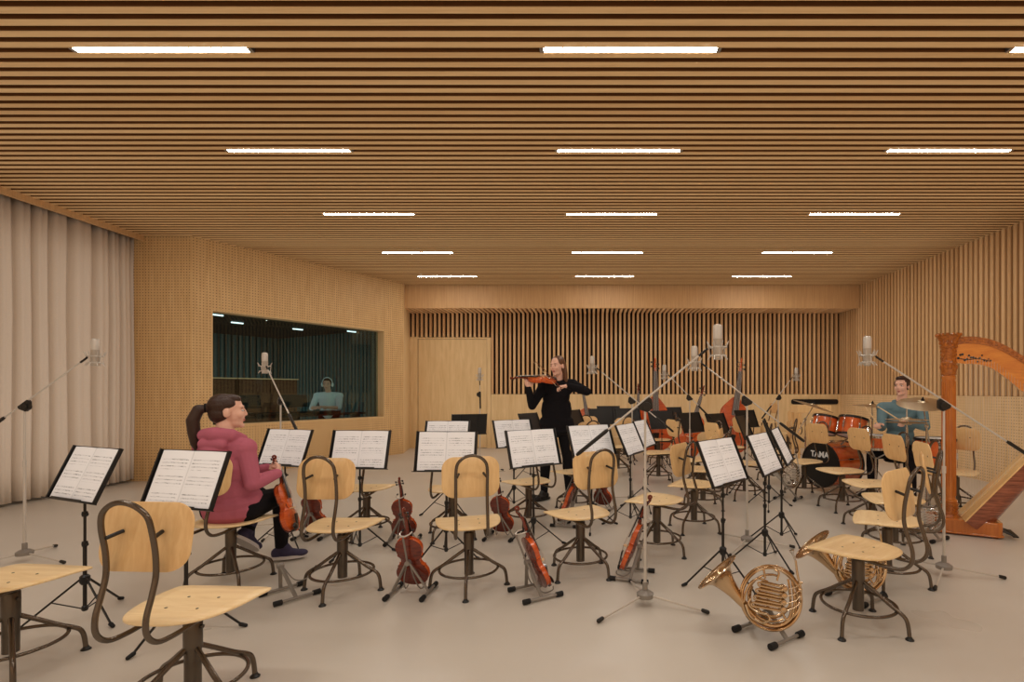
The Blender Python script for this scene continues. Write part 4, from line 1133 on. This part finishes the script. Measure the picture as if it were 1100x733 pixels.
def foot_prims(J,s,k=1):
    an=V(J['an_'+s]); t=V(J['toe_'+s]); d=(t-an).normalized(); 
    return [('c',an,.033*k,an-V((0,0,.03)),.028*k)]
def shoe(name,par,an,toe,upv,m1,m2,k=1,clampz=None,vox=.005,ankle=.06):
    an,toe=V(an),V(toe); upv=V(upv).normalized(); d=(toe-an); d=(d-upv*d.dot(upv)).normalized(); sd=d.cross(upv).normalized()
    h=an-upv*.055-d*.025
    P=[]
    Rm=M4(((sd.x,d.x,upv.x,0),(sd.y,d.y,upv.y,0),(sd.z,d.z,upv.z,0),(0,0,0,1)))
    P+=[('e',h+d*.0,(.036*k,.046*k,.045*k),Rm),('e',h+d*.075-upv*.008,(.040*k,.085*k,.036*k),Rm),('e',h+d*.145-upv*.014,(.046*k,.062*k,.028*k),Rm),
        ('c',an+upv*ankle,.042*k,an-upv*.03,.040*k),('c',an-upv*.0+d*.01,.038*k,h+d*.08+upv*.008,.028*k)]
    o=sculpt(name,P,m1,par,vox,3,clampz)
    b=MB(); out=[]
    for i in range(28):
        a=2*pi*i/28; y=.062+.132*cos(a); x=(.046+.008*cos(a)*(1 if cos(a)>0 else .6))*sin(a)*k; out.append((x,y))
    T=M4.Translation(h-upv*.045)@Rm
    b.prism(out,0,.022,0,T); s_=b.build('sole',m2,o); fixp(s_,o)
    return o

def build_person(label,J,headC,face,up,top_mat,leg_mat,hair_fn,hands,vox,k=1,top_extra=(),leg_extra=(),top_grow=.014,shoe_mats=(m_boot,m_boot),brow=m_hairb,shoes=True,sleeve=1.0,upv=((0,0,1),(0,0,1)),hs=1,floorz=True,topname='shirt',ankle=.06):
    base=V(J['pelvis']); 
    t=thing('person',label,'person',(base.x,base.y,0))
    hp,w,Rm=head_prims(headC,face,up,hs)
    body=list(hp)
    nk=V(J['neck']); body+=[('c',w(0,-.022,-.06),.049*k,nk-V((0,0,.03)),.056*k)]
    tp=torso_prims(J,k); body+=tp
    for s in 'lr': body+=arm_prims(J,s,k)+leg_prims(J,s,k)+foot_prims(J,s,k)
    for h in hands: body+=h
    o=sculpt('body',body,m_skin,t,vox)
    face_parts(t,w,Rm,hs,brow)
    hair_fn(t,w,Rm)
    tops=grow(tp,top_grow)
    for s in 'lr':
        ap=arm_prims(J,s,k)
        if sleeve<1: ap=ap[:2]
        tops+=grow(ap,.012)
        if sleeve>=1:
            el,wr=V(J['el_'+s]),V(J['wr_'+s]); tops.append(('c',el.lerp(wr,.5),.043*k,wr,.034*k))
    sculpt(topname,tops+list(top_extra),top_mat,t,vox,3)
    lg=[]
    for s in 'lr': lg+=grow(leg_prims(J,s,k),.009)
    lg+=grow([tp[0]],.008)
    sculpt('trousers',lg+list(leg_extra),leg_mat,t,vox,3)
    if shoes:
        for i,s in enumerate('lr'):
            shoe('shoe',t,J['an_'+s],J['toe_'+s],upv[i],*shoe_mats,clampz=.002 if upv[i]==(0,0,1) else None,vox=vox,ankle=ankle)
    return t,w,Rm

# ---- seated woman with a violin
FW=V((.82,.52,.02))
J=dict(f=(.06,1,0),pelvis=(-2.43,3.43,.515),chest=(-2.43,3.40,.79),neck=(-2.452,3.42,.985),
 sh_r=(-2.29,3.385,.92),sh_l=(-2.595,3.43,.925),el_r=(-2.225,3.36,.69),wr_r=(-2.195,3.565,.722),el_l=(-2.62,3.57,.68),wr_l=(-2.36,3.72,.735),
 hip_r=(-2.335,3.45,.505),hip_l=(-2.525,3.45,.505),kn_r=(-2.325,3.85,.52),kn_l=(-2.50,3.84,.52),an_r=(-2.375,3.92,.115),toe_r=(-2.23,3.98,.04),
 an_l=(-2.415,3.60,.33),toe_l=(-2.40,3.72,.235))
def hair_w(t,w,Rm):
    P=[('e',w(0,-.034,.046),(.079,.088,.079),Rm),('e',w(0,-.05,-.01),(.072,.068,.07),Rm),('e',w(.045,-.016,.052),(.034,.060,.046),Rm),('e',w(-.045,-.016,.052),(.034,.060,.046),Rm),
       ('e',w(0,-.118,.03),(.028,.026,.03),Rm),('e',w(0,.010,.082),(.058,.062,.039),Rm)]
    sculpt('hair',P,m_hairb,t,.004,3)
    pts=[w(0,-.115,.03),w(.0,-.165,.02),w(0,-.195,-.05),w(.0,-.19,-.13),w(0,-.185,-.20),w(0,-.175,-.26)]
    rr=[.024,.034,.038,.036,.028,.010]
    sculpt('ponytail',[('c',pts[i],rr[i],pts[i+1],rr[i+1]) for i in range(5)],m_hairb,t,.004,3)
    b=MB(); b.tube([w(.026*cos(a*pi/6),-.128,.03+.026*sin(a*pi/6)) for a in range(12)],.006,6,closed=True); fixp(b.build('hair_tie',m_blkc,t),t)
nkw=V(J['neck'])
hoodx=[('c',nkw+V((-.088,.045,-.005)),.034,nkw+V((-.085,-.055,.022)),.046),('c',nkw+V((-.085,-.055,.022)),.046,nkw+V((0,-.095,.03)),.050),('c',nkw+V((0,-.095,.03)),.050,nkw+V((.085,-.06,.018)),.046),('c',nkw+V((.085,-.06,.018)),.046,nkw+V((.09,.04,-.01)),.034),
  ('c',nkw+V((-.055,-.105,-.03)),.038,nkw+V((.055,-.108,-.035)),.038),('e',nkw+V((0,-.11,-.085)),(.085,.045,.06)),('e',nkw+V((0,-.112,-.135)),(.06,.036,.05)),('c',nkw+V((.09,.04,-.01)),.034,nkw+V((.035,.11,-.05)),.028),('c',nkw+V((-.088,.045,-.005)),.034,nkw+V((-.035,.12,-.05)),.028),
  ('e',V((-2.43,3.42,.56)),(.178,.135,.09)),('e',V((-2.43,3.40,.66)),(.165,.125,.12)),('c',V((-2.33,3.45,.56)),.085,V((-2.34,3.52,.57)),.07)]
hr=hand_prims((-2.195,3.575,.722),(-.35,.9,.02),(-.6,-.2,.1),(0,.2,1),(45,50,35))
hl=hand_prims((-2.345,3.725,.735),(.92,-.25,-.05),(.1,-.8,.2),(0,.1,1),(45,50,35))
build_person('woman with dark ponytail and pink hoodie, sitting and holding a violin upright',J,(-2.452,3.462,1.158),FW,(-.04,-.02,1),m_hood,m_blkc,hair_w,[hr,hl],.005,
  top_extra=hoodx,shoe_mats=(m_navy,m_sole),topname='hoodie',upv=((0,.62,.78),(0,0,1)),top_grow=.016)
def axes(org,zv,yv):
    z=V(zv).normalized(); y=V(yv); y=(y-z*y.dot(z)).normalized(); x=y.cross(z)
    return M4(((x.x,y.x,z.x,org[0]),(x.y,y.y,z.y,org[1]),(x.z,y.z,z.z,org[2]),(0,0,0,1)))
vb=V((-2.105,3.61,.305))
inst(violin,'violin held upright by the neck by the seated woman',M=axes(vb,V((-2.30,3.69,.84))-vb,(.95,.12,.25)))

# ---- standing violinist
FS=V((-.52,-.85,-.06))
J=dict(f=(-.25,-.97,0),pelvis=(-.42,6.13,.93),chest=(-.425,6.12,1.235),neck=(-.395,6.11,1.435),
 sh_l=(-.565,6.08,1.365),sh_r=(-.225,6.12,1.375),el_l=(-.69,5.95,1.125),wr_l=(-.715,5.80,1.325),el_r=(-.055,5.93,1.29),wr_r=(-.255,5.755,1.355),
 hip_l=(-.505,6.13,.90),hip_r=(-.335,6.14,.90),kn_l=(-.545,6.08,.50),kn_r=(-.29,6.14,.50),an_l=(-.565,6.10,.105),an_r=(-.275,6.18,.105),toe_l=(-.66,6.0,.03),toe_r=(-.28,6.04,.03))
def hair_s(t,w,Rm):
    P=[('e',w(0,-.026,.048),(.080,.092,.080),Rm),('e',w(0,-.055,-.02),(.076,.066,.09),Rm),('e',w(.05,-.015,.05),(.034,.062,.05),Rm),('e',w(-.05,-.015,.05),(.034,.062,.05),Rm)]
    for sx in(-1,1):
        P+=[('c',w(sx*.066,-.05,.02),.026,w(sx*.070,-.055,-.09),.026),('c',w(sx*.070,-.055,-.09),.026,w(sx*.074,-.05,-.22),.016)]
    P+=[('c',w(0,-.08,.0),.055,w(0,-.085,-.20),.05),('c',w(-.045,-.07,-.05),.035,w(-.05,-.07,-.24),.022),('c',w(.045,-.07,-.05),.035,w(.05,-.07,-.24),.022)]
    sculpt('hair',P,m_hairl,t,.005,3)
tun=[('e',V((-.42,6.12,1.06)),(.185,.135,.24)),('e',V((-.42,6.125,.90)),(.215,.15,.16)),('e',V((-.42,6.13,.82)),(.225,.155,.06))]
hl=hand_prims((-.715,5.795,1.335),(-.12,-.1,1),(.2,.95,-.1),(.95,-.3,0),(50,45,30))
hr=hand_prims((-.262,5.752,1.353),(-1,-.12,-.02),(0,.15,-1),(0,.9,.3),(28,38,30))
build_person('standing woman with long brown hair in black clothes, playing the violin',J,(-.405,6.06,1.592),FS,(-.06,0,1),m_blkc,m_blkc,hair_s,[hl,hr],.006,
  top_extra=tun,brow=m_hairl,topname='blouse',ankle=.10)
vb=V((-.43,5.975,1.425)); vt=V((-.905,5.66,1.435))
inst(violin,'violin under the chin of the standing woman in black',M=axes(vb,vt-vb,(.12,-.35,1)))
bow=make_bow(); tag(bow,'bow drawn across the strings by the standing woman in black','bow')
f0=V((-.345,5.70,1.335)); f1=V((-.70,6.25,1.675))
bow.matrix_local=axes(f0,f1-f0,(-.3,-.2,-1))

# ---- drummer
FD=V((-.80,-.60,-.03))
J=dict(f=(-.6,-.8,0),pelvis=(3.80,6.32,.585),chest=(3.79,6.28,.93),neck=(3.785,6.26,1.165),
 sh_r=(3.62,6.37,1.09),sh_l=(3.955,6.14,1.09),el_r=(3.50,6.18,.86),wr_r=(3.345,5.98,.90),el_l=(3.845,5.90,.885),wr_l=(3.585,5.80,.945),
 hip_r=(3.72,6.38,.56),hip_l=(3.87,6.27,.56),kn_r=(3.42,6.24,.53),kn_l=(3.64,5.87,.53),an_r=(3.42,6.24,.11),an_l=(3.63,5.80,.11),toe_r=(3.30,6.28,.04),toe_l=(3.54,5.70,.04))
def hair_d(t,w,Rm):
    P=[('e',w(0,-.026,.052),(.079,.093,.078),Rm),('e',w(0,-.055,.0),(.074,.062,.06),Rm),('e',w(0,.03,.098),(.056,.050,.026),Rm),('e',w(.068,-.0,.03),(.014,.028,.04),Rm),('e',w(-.068,-.0,.03),(.014,.028,.04),Rm)]
    sculpt('hair',P,m_hairb,t,.004,3)
hr=hand_prims((3.34,5.975,.902),(-.6,-.75,.1),(.35,-.2,-.9),(.7,-.6,.2),(55,60,40))
hl=hand_prims((3.575,5.795,.947),(-.93,-.3,.06),(0,-.2,-1),(-.2,.9,.2),(55,60,40))
nkd=V(J['neck'])
col=[('c',nkd+V((-.065,.04,.0)),.022,nkd+V((-.055,-.06,-.03)),.018),('c',nkd+V((.07,-.04,.0)),.022,nkd+V((-.02,-.085,-.03)),.018),('c',nkd+V((-.065,.04,.005)),.022,nkd+V((.06,.05,.01)),.024),('c',nkd+V((.06,.05,.01)),.024,nkd+V((.07,-.04,.0)),.022),
  ('e',V((3.79,6.30,.70)),(.175,.15,.14))]
build_person('man with short dark hair in a petrol blue shirt playing the drums',J,(3.765,6.215,1.355),FD,(0,0,1),m_shirt,m_blkc,hair_d,[hr,hl],.006,
  k=1.06,top_extra=col,topname='shirt')
def stick(lab,a,b_):
    b=MB(); a,b_=V(a),V(b_); b.tube([a,a.lerp(b_,.8),a.lerp(b_,.95)],[.007,.006,.004],8); b.cap(a.lerp(b_,.95),.004,b_,.0055)
    tag(b.build('drumstick',m_maple,None),lab,'drumstick',GD)
stick('drumstick in the hand of the drummer nearest the bass drum',(3.33,5.90,.875),at(929,437,5.95))
stick('drumstick in the hand of the drummer nearest the hi-hat',(3.52,5.74,.93),at(943,437,5.9))

# ---- man in the control room
J=dict(f=(.35,-.94,0),pelvis=(-5.15,10.03,.86),chest=(-5.15,10.02,1.09),neck=(-5.15,10.02,1.27),
 sh_r=(-5.345,9.97,1.20),sh_l=(-4.965,10.09,1.20),el_r=(-5.39,9.86,.965),wr_r=(-5.18,9.74,.985),el_l=(-4.90,9.93,.965),wr_l=(-5.06,9.76,.985),
 hip_r=(-5.24,10.0,.84),hip_l=(-5.06,10.06,.84),kn_r=(-5.25,10.0,.46),kn_l=(-5.06,10.06,.46),an_r=(-5.25,10.02,.1),an_l=(-5.06,10.08,.1),toe_r=(-5.22,9.9,.03),toe_l=(-5.02,9.96,.03))
hr=hand_prims((-5.17,9.735,.985),(.9,-.15,.1),(0,.5,-.8),(.1,.5,.8),(40,45,30))
hl=hand_prims((-5.07,9.755,.985),(-.85,-.35,.15),(0,.5,-.8),(.1,.5,.8),(40,45,30))
t,w,Rm=build_person('man in a pale aqua shirt with headphones, standing behind the studio window',J,(-5.155,9.985,1.425),(.25,-.95,-.12),(0,0,1),m_aqua,m_blkc,hair_d,[hr,hl],.007,
  sleeve=.5,topname='shirt')
hd=thing('headphones','white headphones on the man behind the studio window','headphones',(-5.155,9.985,1.4))
b=MB(); b.tube([w(.088*cos(a*pi/14),-.01,.03+.102*sin(a*pi/14)) for a in range(15)],.009,8); fixp(b.build('headband',m_hp,hd),hd)
for s in(-1,1):
    b=MB(); b.ell(w(s*.090,-.008,-.006),(.022,.036,.044),0,None,16,Rm); fixp(b.build('ear_cup',m_hp,hd),hd)

# control room furniture (local frame of the window wall)
def cr(name,label,cat,x,y,z=0): return thing(name,label,cat,M=MW@M4.Translation((x,y,z)))
d=cr('control_desk','long black control desk behind the studio window','desk',1.75,.40)
b=MB(); b.box((0,0,.86),(2.6,.28,.04)); b.build('desktop',m_blk,d)
b=MB(); b.box((0,.02,.90),(1.5,.24,.05),0,M4.Rotation(R(3),4,'X')); b.build('mixer',m_rub,d,bevel=.01)
for x in(-1.2,0,1.2):
    b=MB(); b.box((x,.05,.42),(.06,.22,.84)); b.build('leg',m_blk,d)
m_cab=wood('control room brown panel',(74,48,32),(100,66,44),(1,1,8),.5,4)
for i,(x,lab) in enumerate(((1.05,'brown wooden cabinet in the control room, left one'),(2.25,'brown wooden cabinet in the control room, right one behind the man'))):
    c=cr('wooden_cabinet',lab,'cabinet',x,2.4); 
    b=MB(); b.box((0,0,.78),(1.14,.45,1.5)); b.build('carcass',m_cab,c,bevel=.01)
    b=MB(); b.box((0,0,1.54),(1.18,.48,.02)); b.build('top',m_maple,c)
    for s in(-1,1):
        b=MB(); b.box((s*.28,-.235,.78),(.52,.02,1.42)); dr=b.build('door',m_cab,c,bevel=.004)
        b=MB(); b.tube([(s*.06,-.262,.75),(s*.06,-.262,.9)],.008,8); b.build('handle',m_chr,dr)
for i,(x,lab) in enumerate(((.95,'black studio monitor on the control desk, left one'),(1.75,'black studio monitor on the control desk, right one'))):
    c=cr('screen',lab,'screen',x,.44,.92)
    b=MB(); b.box((0,0,.20),(.46,.03,.22),0,M4.Rotation(R(-8),4,'X')); b.build('panel',m_blk,c,bevel=.005)
    b=MB(); b.box((0,.02,.006),(.2,.14,.012)); b.tube([(0,.02,.01),(0,.02,.16)],.012,8); b.build('foot',m_blk,c)
lm=[(.76,.99),(1.46,1.78),(2.60,1.79),(3.40,1.19)]
for i,(x,y) in enumerate(lm):
    c=cr('spotlight',['ceiling light bar in the control room, farthest left','ceiling light bar in the control room above the cabinets','ceiling light bar in the control room near the man','ceiling light bar in the control room, farthest right'][i],'ceiling light',x,y,2.56)
    b=MB(); b.box((0,0,.0),(.20,.028,.02)); b.build('diffuser',m_light2,c,smooth=False)
# ------------------------------------------------------------------ light and camera
def area(loc,sx,sy,p,c=(1,.97,.92),rot=(0,0,0)):
    l=bpy.data.lights.new('unseen_area_light','AREA'); l.shape='RECTANGLE'; l.size=sx; l.size_y=sy; l.energy=p; l.color=c
    o=bpy.data.objects.new('unseen_area_light',l); COL.objects.link(o); o.location=loc; o.rotation_euler=rot; return o
for y in(1.636,-.064,-1.764):
    for x in LX: area((x,y,CEIL-.01),1.16,.06,16 if y>1 else 4)
area((0,-2.8,1.6),11.5,2.0,15,(1,.96,.9),(R(95),0,0))  # added fill lamp behind the camera, lifts the dark walls and ceiling
l=bpy.data.lights.new('control_room_light','AREA'); l.size=.6; l.energy=24; l.color=(.92,.98,1)
o=bpy.data.objects.new('control_room_light',l); COL.objects.link(o); o.location=aw(2.5,.45,2.7); o.rotation_euler=(0,0,0)
w=bpy.data.worlds.new('room'); SC.world=w; w.use_nodes=True
bg=w.node_tree.nodes['Background']; bg.inputs[0].default_value=(1,.985,.96,1); bg.inputs[1].default_value=1.0
SC.cycles.use_fast_gi=True; SC.cycles.fast_gi_method='ADD'
w.light_settings.ao_factor=.20; w.light_settings.distance=.9
cam=bpy.data.cameras.new('camera'); co=bpy.data.objects.new('camera',cam); COL.objects.link(co)
co.location=(0,0,EYE); co.rotation_euler=(R(90),0,0); cam.sensor_width=36; cam.lens=36*FPX/1100
cam.shift_x=-(CX-550)/1100; cam.shift_y=(CY-366.5)/1100; cam.clip_start=.02
SC.camera=co
SC.view_settings.view_transform='Standard'; SC.view_settings.look='None'
SC.view_settings.exposure=.33; SC.view_settings.gamma=1
SC.cycles.max_bounces=8; SC.cycles.diffuse_bounces=5; SC.cycles.caustics_reflective=False; SC.cycles.caustics_refractive=False
SC.cycles.sample_clamp_indirect=6
